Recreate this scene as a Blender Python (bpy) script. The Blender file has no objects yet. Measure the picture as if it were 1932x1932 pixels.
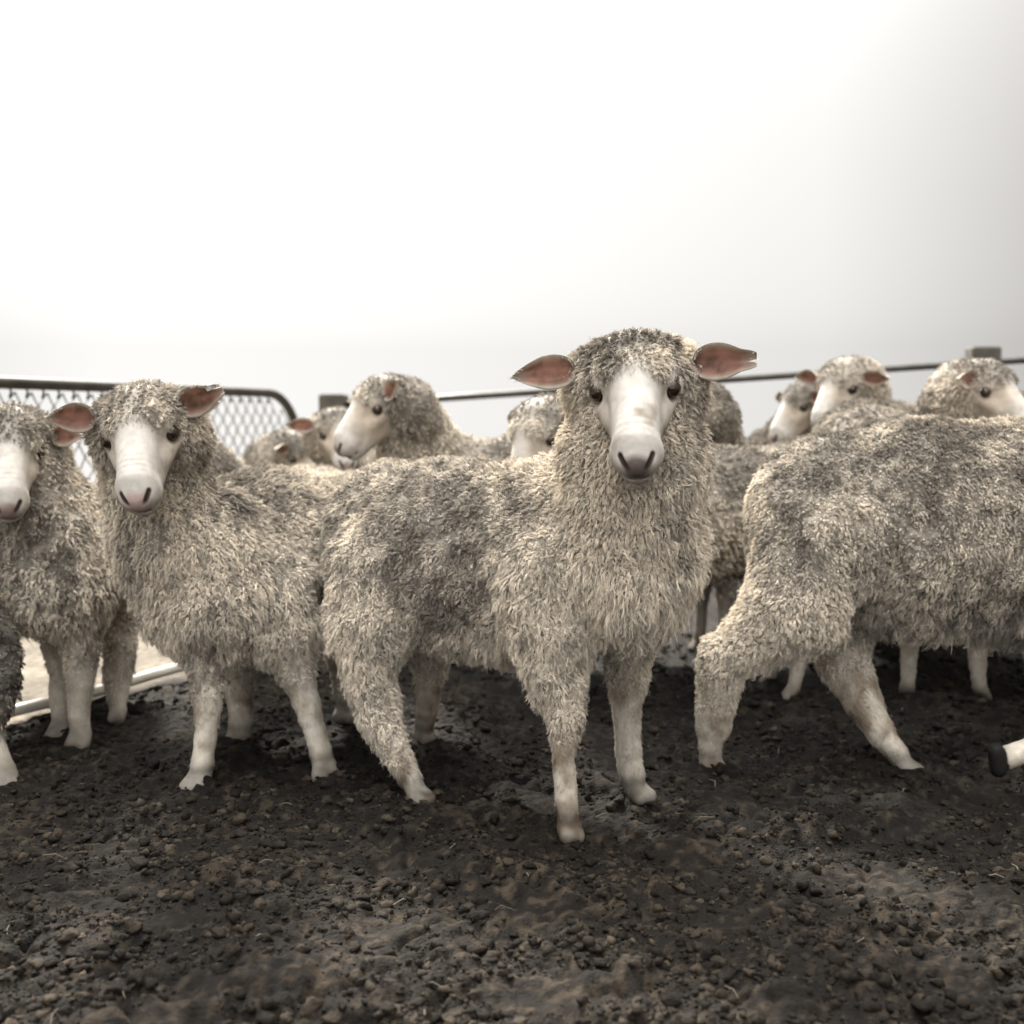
import bpy, math, os
import numpy as np
from mathutils import Vector, Matrix

C = bpy.context.scene.collection
sc = bpy.context.scene
RNG = np.random.default_rng(7)
QUICK = False

# ------------------------------------------------------------------ camera
CAM_H = 0.80
FOCAL = 40.0
FPX = 1932 / 36.0 * FOCAL            # focal length in the 1932 px frame used for measuring
PITCH = math.atan((966 - 790) / FPX)
cam_d = bpy.data.cameras.new('camera')
cam = bpy.data.objects.new('camera', cam_d); C.objects.link(cam)
cam_d.lens = FOCAL; cam_d.sensor_width = 36.0
cam_d.clip_start = 0.05; cam_d.clip_end = 2000
cam.location = (0, 0, CAM_H)
cam.rotation_euler = (math.radians(90) - PITCH, 0, 0)
cam_d.dof.use_dof = True
cam_d.dof.focus_distance = 2.12
cam_d.dof.aperture_fstop = 2.8
sc.camera = cam

# ------------------------------------------------------------------ sky, sun, exposure
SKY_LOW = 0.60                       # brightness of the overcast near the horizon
SUN_EL, SUN_AZ = 40.0, -22.0         # behind the flock, a little to the left (azimuth from +Y)
w = bpy.data.worlds.new('World'); sc.world = w; w.use_nodes = True
nt = w.node_tree; nt.nodes.clear()
out = nt.nodes.new('ShaderNodeOutputWorld'); bg = nt.nodes.new('ShaderNodeBackground')
sky = nt.nodes.new('ShaderNodeTexSky'); sky.sky_type = 'NISHITA'; sky.sun_disc = False
sky.sun_elevation = math.radians(SUN_EL); sky.sun_rotation = math.radians(SUN_AZ)
sky.air_density = 1.0; sky.dust_density = 6.0; sky.ozone_density = 1.0
tc = nt.nodes.new('ShaderNodeTexCoord')
sep = nt.nodes.new('ShaderNodeSeparateXYZ'); comb = nt.nodes.new('ShaderNodeCombineXYZ')
mx = nt.nodes.new('ShaderNodeMath'); mx.operation = 'MAXIMUM'; mx.inputs[1].default_value = 0.06
L = nt.links.new
L(tc.outputs['Generated'], sep.inputs[0])
L(sep.outputs[0], comb.inputs[0]); L(sep.outputs[1], comb.inputs[1])
L(sep.outputs[2], mx.inputs[0]); L(mx.outputs[0], comb.inputs[2])
L(comb.outputs[0], sky.inputs[0])
hs = nt.nodes.new('ShaderNodeHueSaturation'); hs.inputs['Saturation'].default_value = 0.0
L(sky.outputs[0], hs.inputs['Color'])
# thin overcast: the sky turns browner and darker towards right and left
ramp = nt.nodes.new('ShaderNodeValToRGB')
ramp.color_ramp.elements[0].position = 0.31; ramp.color_ramp.elements[0].color = (1, .945, .85, 1)
ramp.color_ramp.elements[1].position = 0.54; ramp.color_ramp.elements[1].color = (0.070, 0.045, 0.025, 1)
nz = nt.nodes.new('ShaderNodeTexNoise'); nz.inputs['Scale'].default_value = 1.6; nz.inputs['Detail'].default_value = 2
L(tc.outputs['Generated'], nz.inputs['Vector'])
ma = nt.nodes.new('ShaderNodeMath'); ma.operation = 'MULTIPLY_ADD'; ma.inputs[1].default_value = 0.10
side = nt.nodes.new('ShaderNodeMath'); side.operation = 'MULTIPLY'; side.inputs[1].default_value = -0.80; L(sep.outputs[0], side.inputs[0])
both = nt.nodes.new('ShaderNodeMath'); both.operation = 'MAXIMUM'; L(sep.outputs[0], both.inputs[0]); L(side.outputs[0], both.inputs[1])
L(nz.outputs['Fac'], ma.inputs[0]); L(both.outputs[0], ma.inputs[2])
L(ma.outputs[0], ramp.inputs['Fac'])
mul = nt.nodes.new('ShaderNodeMix'); mul.data_type = 'RGBA'; mul.blend_type = 'MULTIPLY'
mul.inputs[0].default_value = 1.0
L(hs.outputs[0], mul.inputs[6]); L(ramp.outputs[0], mul.inputs[7])
gm = nt.nodes.new('ShaderNodeGamma'); gm.inputs['Gamma'].default_value = 0.3     # thin high overcast evens the sky out
L(mul.outputs[2], gm.inputs['Color'])
# overcast, with brightness added overhead and behind the camera to fill the sheep's fronts
def wm(op, a, b, c=None):
    q = nt.nodes.new('ShaderNodeMath'); q.operation = op
    for i, v in enumerate((a, b, c)):
        if v is None: continue
        if isinstance(v, (int, float)): q.inputs[i].default_value = v
        else: L(v, q.inputs[i])
    return q.outputs[0]
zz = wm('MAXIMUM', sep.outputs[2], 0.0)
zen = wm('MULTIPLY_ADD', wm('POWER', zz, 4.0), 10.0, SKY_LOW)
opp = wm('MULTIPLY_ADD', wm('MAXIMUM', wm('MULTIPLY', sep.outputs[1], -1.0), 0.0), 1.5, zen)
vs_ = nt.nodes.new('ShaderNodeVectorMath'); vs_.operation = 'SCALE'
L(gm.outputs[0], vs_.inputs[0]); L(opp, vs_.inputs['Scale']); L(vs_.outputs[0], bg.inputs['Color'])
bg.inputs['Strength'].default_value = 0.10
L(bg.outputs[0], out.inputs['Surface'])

sd = bpy.data.lights.new('sun', 'SUN'); sun = bpy.data.objects.new('sun', sd); C.objects.link(sun)
sd.energy = 1.5; sd.angle = math.radians(10); sd.color = (1.0, 0.93, 0.82)
el, az = math.radians(SUN_EL), math.radians(SUN_AZ)
sdir = Vector((math.sin(az) * math.cos(el), math.cos(az) * math.cos(el), math.sin(el)))
sun.rotation_euler = sdir.to_track_quat('Z', 'Y').to_euler()
sun.location = sdir * 30

sc.view_settings.view_transform = 'Standard'; sc.view_settings.look = 'None'
sc.view_settings.gamma = 1.0; sc.view_settings.exposure = 3.12
sc.render.engine = 'CYCLES'
sc.cycles.use_denoising = True
sc.cycles.max_bounces = 7; sc.cycles.diffuse_bounces = 5; sc.cycles.transparent_max_bounces = 4
sc.cycles.transmission_bounces = 4
sc.cycles_curves.shape = 'RIBBONS'; sc.cycles_curves.subdivisions = 2

# ------------------------------------------------------------------ helpers
def P(px, py, Y):
    """point of the place seen at (px, py) of the measured frame and Y metres ahead"""
    u = (px - 966) / FPX; v = (966 - py) / FPX
    cp, sp = math.cos(PITCH), math.sin(PITCH)
    d = np.array([u, cp + v * sp, -sp + v * cp])
    return np.array([0, 0, CAM_H]) + d * (Y / d[1])

def S(px, py, Y, rpx):
    return P(px, py, Y), rpx * Y / FPX

def unit(v):
    v = np.asarray(v, float); return v / (np.linalg.norm(v, axis=-1, keepdims=True) + 1e-9)

def hash3(i, j, k, s=0):
    i = i.astype(np.int64); j = j.astype(np.int64); k = k.astype(np.int64)
    h = (i * 374761393 + j * 668265263 + k * 2147483647 + s * 1274126177) & 0xffffffff
    h = ((h ^ (h >> 13)) * 1274126177) & 0xffffffff
    h = ((h ^ (h >> 16)) * 2246822519) & 0xffffffff
    h = h ^ (h >> 15)
    return (h & 0xffffff) / float(0xffffff)

def vnoise(p, s=0):
    f = np.floor(p); t = p - f; t = t * t * (3 - 2 * t)
    r = 0
    for a in (0, 1):
        for b in (0, 1):
            for c in (0, 1):
                wgt = (t[:, 0] if a else 1 - t[:, 0]) * (t[:, 1] if b else 1 - t[:, 1]) * (t[:, 2] if c else 1 - t[:, 2])
                r = r + wgt * hash3(f[:, 0] + a, f[:, 1] + b, f[:, 2] + c, s)
    return r * 2 - 1

def fbm(p, scale, octv=3, s=0, gain=0.5):
    p = np.asarray(p, float) / scale; a = 1; r = 0; n = 0
    for o in range(octv):
        r = r + a * vnoise(p + 17.3 * o, s + o); n += a; a *= gain; p = p * 2.03
    return r / n

def mesh_obj(name, V, F, mat, parent=None, smooth=True, attrs=None, loc=None):
    V = np.asarray(V, float)
    if loc is not None: V = V - np.asarray(loc)
    me = bpy.data.meshes.new(name)
    F = F if isinstance(F, list) else np.asarray(F)
    if isinstance(F, np.ndarray):
        n, k = F.shape
        me.vertices.add(len(V)); me.vertices.foreach_set('co', V.ravel().astype(np.float32))
        me.loops.add(n * k); me.loops.foreach_set('vertex_index', F.ravel().astype(np.int32))
        me.polygons.add(n); me.polygons.foreach_set('loop_start', np.arange(0, n * k, k, dtype=np.int32))
        me.polygons.foreach_set('loop_total', np.full(n, k, dtype=np.int32))
        me.update(calc_edges=True); me.validate()
    else:
        me.from_pydata([tuple(v) for v in V], [], F); me.update()
    if smooth: me.polygons.foreach_set('use_smooth', [True] * len(me.polygons))
    if attrs:
        for k, a in attrs.items():
            at = me.color_attributes.new(k, 'FLOAT_COLOR', 'POINT')
            a4 = np.ones((len(V), 4), np.float32); a4[:, :a.shape[1]] = a
            at.data.foreach_set('color', a4.ravel())
    me.materials.append(mat)
    o = bpy.data.objects.new(name, me); C.objects.link(o)
    if parent: o.parent = parent
    return o

def empty(name, loc, label=None, cat=None, group=None):
    o = bpy.data.objects.new(name, None); C.objects.link(o); o.location = tuple(loc)
    o.empty_display_size = 0.1
    if label: o['label'] = label
    if cat: o['category'] = cat
    if group: o['group'] = group
    return o

class MB:
    """collects simple shapes into one mesh"""
    def __init__(s): s.V = []; s.F = []
    def add(s, V, F):
        n = len(s.V); s.V += [tuple(v) for v in V]; s.F += [tuple(i + n for i in f) for f in F]
    def tube(s, pts, r, seg=10, caps=True):
        pts = [np.asarray(p, float) for p in pts]; n = len(pts)
        rr = r if hasattr(r, '__len__') else [r] * n
        up = np.array([0.13, 0.21, 0.97]); V = []
        for i, p in enumerate(pts):
            t = unit(pts[min(i + 1, n - 1)] - pts[max(i - 1, 0)])
            a = unit(np.cross(t, up if abs(t @ up) < .95 else np.array([1., 0, 0]))); b = np.cross(t, a)
            for k in range(seg):
                q = 2 * math.pi * k / seg
                V.append(p + rr[i] * (a * math.cos(q) + b * math.sin(q)))
        F = [(i * seg + k, i * seg + (k + 1) % seg, (i + 1) * seg + (k + 1) % seg, (i + 1) * seg + k) for i in range(n - 1) for k in range(seg)]
        if caps:
            F.append(tuple(range(seg))[::-1]); F.append(tuple((n - 1) * seg + k for k in range(seg)))
        s.add(V, F)
    def box(s, c, ax, ay, az, bev=0.0):
        c = np.asarray(c, float)
        ax, ay, az = (np.asarray(q, float) for q in (ax, ay, az))
        V = []; 
        b = bev
        lx, ly, lz = (np.linalg.norm(q) for q in (ax, ay, az))
        # chamfered vertical edges
        fx, fy = (lx - b) / lx, (ly - b) / ly
        ring = [(-1, -fy), (-fx, -1), (fx, -1), (1, -fy), (1, fy), (fx, 1), (-fx, 1), (-1, fy)]
        fz = (lz - b) / lz
        for z, sc_ in ((-1, 1), (fz, 1), (1, 0.9)):
            for x, y in ring: V.append(c + ax * x * sc_ + ay * y * sc_ + az * z)
        F = []
        for l in range(2):
            for k in range(8): F.append((l * 8 + k, l * 8 + (k + 1) % 8, l * 8 + 8 + (k + 1) % 8, l * 8 + 8 + k))
        F.append(tuple(range(8))[::-1]); F.append(tuple(range(16, 24)))
        s.add(V, F)
    def build(s, name, mat, parent=None, smooth=False):
        loc = parent.location if parent else None
        return mesh_obj(name, np.array(s.V), list(s.F), mat, parent, smooth, None, loc)

# ------------------------------------------------------------------ materials
def new_mat(name):
    m = bpy.data.materials.new(name); m.use_nodes = True
    n = m.node_tree; n.nodes.clear()
    o = n.nodes.new('ShaderNodeOutputMaterial')
    return m, n, o

def mat_skin():
    m, n, o = new_mat('sheep_skin')
    at = n.nodes.new('ShaderNodeAttribute'); at.attribute_name = 'Col'
    geo = n.nodes.new('ShaderNodeTexCoord')
    nz = n.nodes.new('ShaderNodeTexNoise'); nz.inputs['Scale'].default_value = 55; nz.inputs['Detail'].default_value = 6
    n.links.new(geo.outputs['Object'], nz.inputs['Vector'])
    mr = n.nodes.new('ShaderNodeMapRange'); mr.inputs[1].default_value = .3; mr.inputs[2].default_value = .75
    mr.inputs[3].default_value = .78; mr.inputs[4].default_value = 1.06
    n.links.new(nz.outputs['Fac'], mr.inputs[0])
    mu = n.nodes.new('ShaderNodeMix'); mu.data_type = 'RGBA'; mu.blend_type = 'MULTIPLY'; mu.inputs[0].default_value = 1
    n.links.new(at.outputs['Color'], mu.inputs[6]); n.links.new(mr.outputs[0], mu.inputs[7])
    b = n.nodes.new('ShaderNodeBsdfPrincipled'); b.inputs['Roughness'].default_value = .75
    b.inputs['Specular IOR Level'].default_value = .2
    n.links.new(mu.outputs[2], b.inputs['Base Color'])
    n2 = n.nodes.new('ShaderNodeTexNoise'); n2.inputs['Scale'].default_value = 420; n2.inputs['Detail'].default_value = 3
    n.links.new(geo.outputs['Object'], n2.inputs['Vector'])
    bp = n.nodes.new('ShaderNodeBump'); bp.inputs['Strength'].default_value = .25; bp.inputs['Distance'].default_value = .002
    n.links.new(n2.outputs['Fac'], bp.inputs['Height']); n.links.new(bp.outputs[0], b.inputs['Normal'])
    tr = n.nodes.new('ShaderNodeBsdfTranslucent'); n.links.new(mu.outputs[2], tr.inputs['Color'])
    mix = n.nodes.new('ShaderNodeMixShader')
    n.links.new(at.outputs['Alpha'], mix.inputs[0]); n.links.new(b.outputs[0], mix.inputs[1]); n.links.new(tr.outputs[0], mix.inputs[2])
    n.links.new(mix.outputs[0], o.inputs['Surface'])
    return m

def mat_wool():
    m, n, o = new_mat('wool')
    at = n.nodes.new('ShaderNodeAttribute'); at.attribute_name = 'tint'
    hi = n.nodes.new('ShaderNodeHairInfo')
    rp = n.nodes.new('ShaderNodeMapRange'); rp.inputs[3].default_value = 1.0; rp.inputs[4].default_value = .82
    n.links.new(hi.outputs['Intercept'], rp.inputs[0])
    rr = n.nodes.new('ShaderNodeMapRange'); rr.inputs[3].default_value = .82; rr.inputs[4].default_value = 1.15
    n.links.new(hi.outputs['Random'], rr.inputs[0])
    mm = n.nodes.new('ShaderNodeMath'); mm.operation = 'MULTIPLY'
    n.links.new(rp.outputs[0], mm.inputs[0]); n.links.new(rr.outputs[0], mm.inputs[1])
    mu = n.nodes.new('ShaderNodeMix'); mu.data_type = 'RGBA'; mu.blend_type = 'MULTIPLY'; mu.inputs[0].default_value = 1
    n.links.new(at.outputs['Color'], mu.inputs[6]); n.links.new(mm.outputs[0], mu.inputs[7])
    d = n.nodes.new('ShaderNodeBsdfDiffuse'); d.inputs['Roughness'].default_value = .6
    t = n.nodes.new('ShaderNodeBsdfTranslucent')
    n.links.new(mu.outputs[2], d.inputs['Color']); n.links.new(mu.outputs[2], t.inputs['Color'])
    mix = n.nodes.new('ShaderNodeMixShader'); mix.inputs[0].default_value = .14
    n.links.new(d.outputs[0], mix.inputs[1]); n.links.new(t.outputs[0], mix.inputs[2])
    n.links.new(mix.outputs[0], o.inputs['Surface'])
    return m

def mat_eye():
    m, n, o = new_mat('eye')
    tc = n.nodes.new('ShaderNodeTexCoord')
    sp = n.nodes.new('ShaderNodeSeparateXYZ'); n.links.new(tc.outputs['Object'], sp.inputs[0])
    # dark amber iris with a horizontal slot pupil, in the eye's own axes (Y looks out)
    def mth(op, a, b=None):
        q = n.nodes.new('ShaderNodeMath'); q.operation = op
        for i, v in enumerate((a, b)):
            if v is None: continue
            if isinstance(v, (int, float)): q.inputs[i].default_value = v
            else: n.links.new(v, q.inputs[i])
        return q.outputs[0]
    xx = mth('POWER', mth('DIVIDE', sp.outputs[0], .0075), 2.0)
    zz = mth('POWER', mth('DIVIDE', sp.outputs[2], .0034), 2.0)
    pup = mth('LESS_THAN', mth('ADD', xx, zz), 1.0)
    mx = n.nodes.new('ShaderNodeMix'); mx.data_type = 'RGBA'
    mx.inputs[6].default_value = (.020, .012, .007, 1); mx.inputs[7].default_value = (.004, .004, .005, 1)
    n.links.new(pup, mx.inputs[0])
    b = n.nodes.new('ShaderNodeBsdfPrincipled'); b.inputs['Roughness'].default_value = .06
    n.links.new(mx.outputs[2], b.inputs['Base Color']); n.links.new(b.outputs[0], o.inputs['Surface'])
    return m

def mat_ground():
    m, n, o = new_mat('ground')
    at = n.nodes.new('ShaderNodeAttribute'); at.attribute_name = 'Col'
    tc = n.nodes.new('ShaderNodeTexCoord')
    nz = n.nodes.new('ShaderNodeTexNoise'); nz.inputs['Scale'].default_value = 38; nz.inputs['Detail'].default_value = 8; nz.inputs['Roughness'].default_value = .7
    n.links.new(tc.outputs['Object'], nz.inputs['Vector'])
    mr = n.nodes.new('ShaderNodeMapRange'); mr.inputs[1].default_value = .3; mr.inputs[2].default_value = .72
    mr.inputs[3].default_value = .45; mr.inputs[4].default_value = 1.6
    n.links.new(nz.outputs['Fac'], mr.inputs[0])
    mu = n.nodes.new('ShaderNodeMix'); mu.data_type = 'RGBA'; mu.blend_type = 'MULTIPLY'; mu.inputs[0].default_value = 1
    n.links.new(at.outputs['Color'], mu.inputs[6]); n.links.new(mr.outputs[0], mu.inputs[7])
    b = n.nodes.new('ShaderNodeBsdfPrincipled'); b.inputs['Roughness'].default_value = .85
    b.inputs['Specular IOR Level'].default_value = .12
    n.links.new(mu.outputs[2], b.inputs['Base Color'])
    n2 = n.nodes.new('ShaderNodeTexNoise'); n2.inputs['Scale'].default_value = 160; n2.inputs['Detail'].default_value = 6
    n.links.new(tc.outputs['Object'], n2.inputs['Vector'])
    bp = n.nodes.new('ShaderNodeBump'); bp.inputs['Strength'].default_value = .7; bp.inputs['Distance'].default_value = .006
    n.links.new(n2.outputs['Fac'], bp.inputs['Height']); n.links.new(bp.outputs[0], b.inputs['Normal'])
    n.links.new(b.outputs[0], o.inputs['Surface'])
    return m

def mat_plain(name, col, rough=.6, metal=0.0, var=.35, scale=30, bump=.2, col2=None):
    m, n, o = new_mat(name)
    tc = n.nodes.new('ShaderNodeTexCoord')
    nz = n.nodes.new('ShaderNodeTexNoise'); nz.inputs['Scale'].default_value = scale; nz.inputs['Detail'].default_value = 6
    n.links.new(tc.outputs['Object'], nz.inputs['Vector'])
    rp = n.nodes.new('ShaderNodeValToRGB')
    c2 = col2 or tuple(c * (1 - var) for c in col)
    rp.color_ramp.elements[0].position = .35; rp.color_ramp.elements[0].color = (*c2, 1)
    rp.color_ramp.elements[1].position = .65; rp.color_ramp.elements[1].color = (*col, 1)
    n.links.new(nz.outputs['Fac'], rp.inputs[0])
    b = n.nodes.new('ShaderNodeBsdfPrincipled'); b.inputs['Roughness'].default_value = rough; b.inputs['Metallic'].default_value = metal
    n.links.new(rp.outputs[0], b.inputs['Base Color'])
    bp = n.nodes.new('ShaderNodeBump'); bp.inputs['Strength'].default_value = bump; bp.inputs['Distance'].default_value = .004
    n.links.new(nz.outputs['Fac'], bp.inputs['Height']); n.links.new(bp.outputs[0], b.inputs['Normal'])
    n.links.new(b.outputs[0], o.inputs['Surface'])
    return m

M_SKIN, M_WOOL, M_EYE, M_GROUND = mat_skin(), mat_wool(), mat_eye(), mat_ground()
M_STEEL = mat_plain('dark_painted_steel', (.045, .042, .036), .5, .3, .5, 14, .15)
M_WIRE = mat_plain('galvanised_wire', (.22, .205, .18), .6, .3, .3, 40, .0)
M_TIMBER = mat_plain('weathered_timber', (.075, .068, .055), .9, 0, .55, 9, .5)
M_PIPE = mat_plain('pale_pipe', (.70, .68, .62), .5, 0, .2, 12, .1)
M_TAG = mat_plain('tag_plastic', (.72, .70, .66), .4, 0, .1, 30, .0)
M_STRAW = mat_plain('straw', (.12, .10, .07), .8, 0, .5, 8, .0)

# ------------------------------------------------------------------ ground
RAIL_A, RAIL_B = P(50, 1362, 3.01), P(320, 1287, 3.47)
def rail_side(x, y):
    """signed distance beyond the pale edge pipe on the ground (positive = outside the yard)"""
    a, b = RAIL_A[:2], RAIL_B[:2]
    d = unit(b - a); nrm = np.array([-d[1], d[0]])
    return (x - a[0]) * nrm[0] + (y - a[1]) * nrm[1]

def worley(x, y, sc_, seed):
    gx, gy = x / sc_, y / sc_; ix, iy = np.floor(gx), np.floor(gy); best = np.full(x.shape, 9.0)
    for a in (-1, 0, 1):
        for b in (-1, 0, 1):
            jx = hash3(ix + a, iy + b, 0 * ix, seed); jy = hash3(ix + a, iy + b, 0 * ix, seed + 1); rr = .6 + .8 * hash3(ix + a, iy + b, 0 * ix, seed + 2)
            best = np.minimum(best, ((gx - ix - a - jx) ** 2 + (gy - iy - b - jy) ** 2) / rr)
    return best

def ground_h(x, y):
    p = np.stack([x, y, np.zeros_like(x)], -1)
    near = np.clip(1 - (np.hypot(x, y) - 5.5) / 3, 0, 1)
    yard = np.clip(.5 - rail_side(x, y) / .25, .25, 1)
    wx, wy = x + .012 * vnoise(p / .028, 43), y + .012 * vnoise(p / .028, 44)
    h = .012 * fbm(p, .42, 2, 3)
    c = fbm(p, .095, 3, 11)
    h = h + .018 * c
    m = np.clip(fbm(p, .13, 2, 15) * 1.4 + .8, .5, 1.2)
    h = h + .040 * m * (np.sqrt(np.clip(1 - worley(wx, wy, .046, 31), 0, 1)) - .5)
    h = h + .016 * m * (np.sqrt(np.clip(1 - worley(wx + 3, wy, .021, 35), 0, 1)) - .5)
    h = h + .006 * fbm(p, .017, 2, 21)
    h = h * near * yard
    far = np.maximum(y - 8.5, 0)
    h = h - .17 * far * np.clip(far / 3, 0, 1)
    return h - .019

def axis_vals(lo, hi, step, far_lo, far_hi):
    core = np.arange(lo, hi + 1e-6, step)
    a = [hi]; d = step
    while a[-1] < far_hi: d *= 1.16; a.append(a[-1] + d)
    b = [lo]; d = step
    while b[-1] > far_lo: d *= 1.16; b.append(b[-1] - d)
    return np.concatenate([np.array(b[1:])[::-1], core, np.array(a[1:])])

def build_ground():
    xs = axis_vals(-1.75, 1.75, .0062, -420, 420)
    ys = axis_vals(1.28, 3.2, .0062, -40, 420)
    X, Y = np.meshgrid(xs, ys); x, y = X.ravel(), Y.ravel()
    z = ground_h(x, y)
    V = np.stack([x, y, z], -1)
    nx, ny = len(xs), len(ys)
    i = (np.arange(ny - 1)[:, None] * nx + np.arange(nx - 1)[None, :]).ravel()
    F = np.stack([i, i + 1, i + 1 + nx, i + nx], -1)
    p = np.stack([x, y, 0 * x], -1)
    soil = np.array([.0044, .0033, .0024]); dry = np.array([.027, .0205, .0140]); pale = np.array([.17, .148, .118])  # dry: dry crumbs, and also the lump tops painted lighter like sunlit highlights
    k = (np.clip(fbm(p, .013, 2, 51) * 1.6 + .6 * fbm(p, .13, 2, 52) + .12 + 9 * (z + .01), 0, 1) ** 2.2)[:, None]  # dry crumbs, plus lump tops painted lighter like sunlit highlights
    col = soil * (1 - k) + dry * k
    patch = np.clip(.75 + .6 * fbm(p, .9, 2, 57), .4, 1.3)[:, None]
    col = col * patch
    s = rail_side(x, y) + .06 * fbm(p, .12, 3, 55)
    out_ = np.clip((s + .02) / .06, 0, 1)
    mott = np.clip(.8 + .5 * fbm(p, .12, 3, 58), .3, 1.2)[:, None]
    col = col * (1 - out_[:, None]) + pale * mott * out_[:, None]
    o = mesh_obj('ground', V, F, M_GROUND, attrs={'Col': col})
    o['kind'] = 'structure'
build_ground()

def build_straw():
    n = 120; V = []; F = []
    x = RNG.uniform(-1.7, 1.7, n); y = 1.35 + RNG.random(n) ** 1.2 * 2.4
    z = ground_h(x, y)
    for i in range(n):
        a = RNG.uniform(0, 6.28); l = RNG.uniform(.012, .045); r = RNG.uniform(.0006, .0014)
        d = np.array([math.cos(a), math.sin(a), RNG.uniform(-.25, .35)]) * l
        c = np.array([x[i], y[i], z[i] + .006]); s = np.array([-math.sin(a), math.cos(a), 0]) * r; u = np.array([0, 0, r])
        k = len(V)
        bend = np.array([RNG.uniform(-.2, .2), RNG.uniform(-.2, .2), .15]) * l
        for q, b_ in ((-.5, 0), (0, 1), (.5, 0)):
            for t in (s, u, -s): V.append(c + d * q + bend * b_ + t)
        for q in (0, 3):
            for e in range(3): F.append((k + q + e, k + q + (e + 1) % 3, k + q + 3 + (e + 1) % 3, k + q + 3 + e))
    o = mesh_obj('straw', np.array(V), F, M_STRAW); o['kind'] = 'stuff'
    o['label'] = 'short dry straw stalks scattered over the dark trampled soil'; o['category'] = 'straw'
build_straw()

def build_clods():
    """crumbs and clods of trampled soil: lumpy little stones of earth, too many to count"""
    rng = np.random.default_rng(5)
    t = (1 + 5 ** .5) / 2
    iv = unit(np.array([(-1, t, 0), (1, t, 0), (-1, -t, 0), (1, -t, 0), (0, -1, t), (0, 1, t), (0, -1, -t), (0, 1, -t), (t, 0, -1), (t, 0, 1), (-t, 0, -1), (-t, 0, 1)], float))
    it = [(0, 11, 5), (0, 5, 1), (0, 1, 7), (0, 7, 10), (0, 10, 11), (1, 5, 9), (5, 11, 4), (11, 10, 2), (10, 7, 6), (7, 1, 8), (3, 9, 4), (3, 4, 2), (3, 2, 6), (3, 6, 8), (3, 8, 9), (4, 9, 5), (2, 4, 11), (6, 2, 10), (8, 6, 7), (9, 8, 1)]
    vs = [v for v in iv]; cache = {}; ft = []
    def mid(a, b):
        k = (min(a, b), max(a, b))
        if k not in cache: cache[k] = len(vs); vs.append(unit(vs[a] + vs[b]))
        return cache[k]
    for a, b, c in it:
        x, y, z = mid(a, b), mid(b, c), mid(c, a); ft += [(a, x, z), (b, y, x), (c, z, y), (x, y, z)]
    U = np.array(vs); Ft = np.array(ft); nv = len(U)
    Vs, Fs, Cs = [], [], []; tot = 0
    for n, r_lo, r_hi, U_, F_ in ((13000, .0042, .0125, U, Ft), (50000, .0016, .0040, iv, np.array(it))):
        nv = len(U_)
        y = 1.28 + rng.random(n) ** 1.35 * 2.9; x = rng.uniform(-1, 1, n) * (.42 * y + .35)
        r = r_lo + (r_hi - r_lo) * rng.random(n) ** 2.2
        clump = fbm(np.stack([x, y, 0 * x], -1), .11, 2, 71)
        keep = (rail_side(x, y) < -.03) & (clump > -.45 + .4 * rng.random(n))
        x, y, r = x[keep], y[keep], r[keep]; n = len(x)
        z = ground_h(x, y)
        sc_ = rng.uniform(.6, 1.3, (n, 1, 3)) * np.array([1, 1, .75]); a = rng.uniform(0, 6.28, n)
        seedv = rng.uniform(0, 400, (n, 1, 3))
        nn = vnoise((U_[None] * 1.35 + seedv).reshape(-1, 3), 81).reshape(n, nv)
        n2 = vnoise((U_[None] * 3.1 + seedv).reshape(-1, 3), 82).reshape(n, nv)
        V = U_[None] * (1 + .6 * nn + .5 * n2)[..., None] * r[:, None, None] * sc_
        ca, sa = np.cos(a)[:, None], np.sin(a)[:, None]
        V = np.stack([V[..., 0] * ca - V[..., 1] * sa, V[..., 0] * sa + V[..., 1] * ca, V[..., 2]], -1)
        V += np.stack([x, y, z + r * .05], -1)[:, None, :]
        F = (F_[None] + (np.arange(n) * nv)[:, None, None]).reshape(-1, 3) + tot; tot += n * nv
        soil = np.array([.0046, .0035, .0025]); dry = np.array([.034, .0265, .019])
        k = np.clip(rng.random(n) ** 3 * (.75 + clump[keep]), 0, 1)[:, None]
        Vs.append(V.reshape(-1, 3)); Fs.append(F); Cs.append(np.repeat(soil * (1 - k) + dry * k, nv, 0))
    V = np.concatenate(Vs); F = np.concatenate(Fs); col = np.concatenate(Cs)
    o = mesh_obj('soil_clods', V, F, M_GROUND, smooth=False, attrs={'Col': col}); o['kind'] = 'stuff'
    o['label'] = 'crumbs and clods of dark trampled earth covering the yard floor'; o['category'] = 'soil clods'
build_clods()

# pale pipe along the edge of the yard
def build_edge():
    d = RAIL_B - RAIL_A; a = RAIL_A - d * 1.6; b = RAIL_B + d * 3.2
    m = MB(); pts = []
    for i in range(25):
        p = a + (b - a) * i / 24; p[2] = .022 + .004 * math.sin(i * 1.3); pts.append(p)
    m.tube(pts, .016, 10)
    o = m.build('edge_pipe', M_PIPE, None, True)
    o['label'] = 'pale sunlit pipe lying on the ground behind the far-left sheep'; o['category'] = 'pipe'
build_edge()

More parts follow.
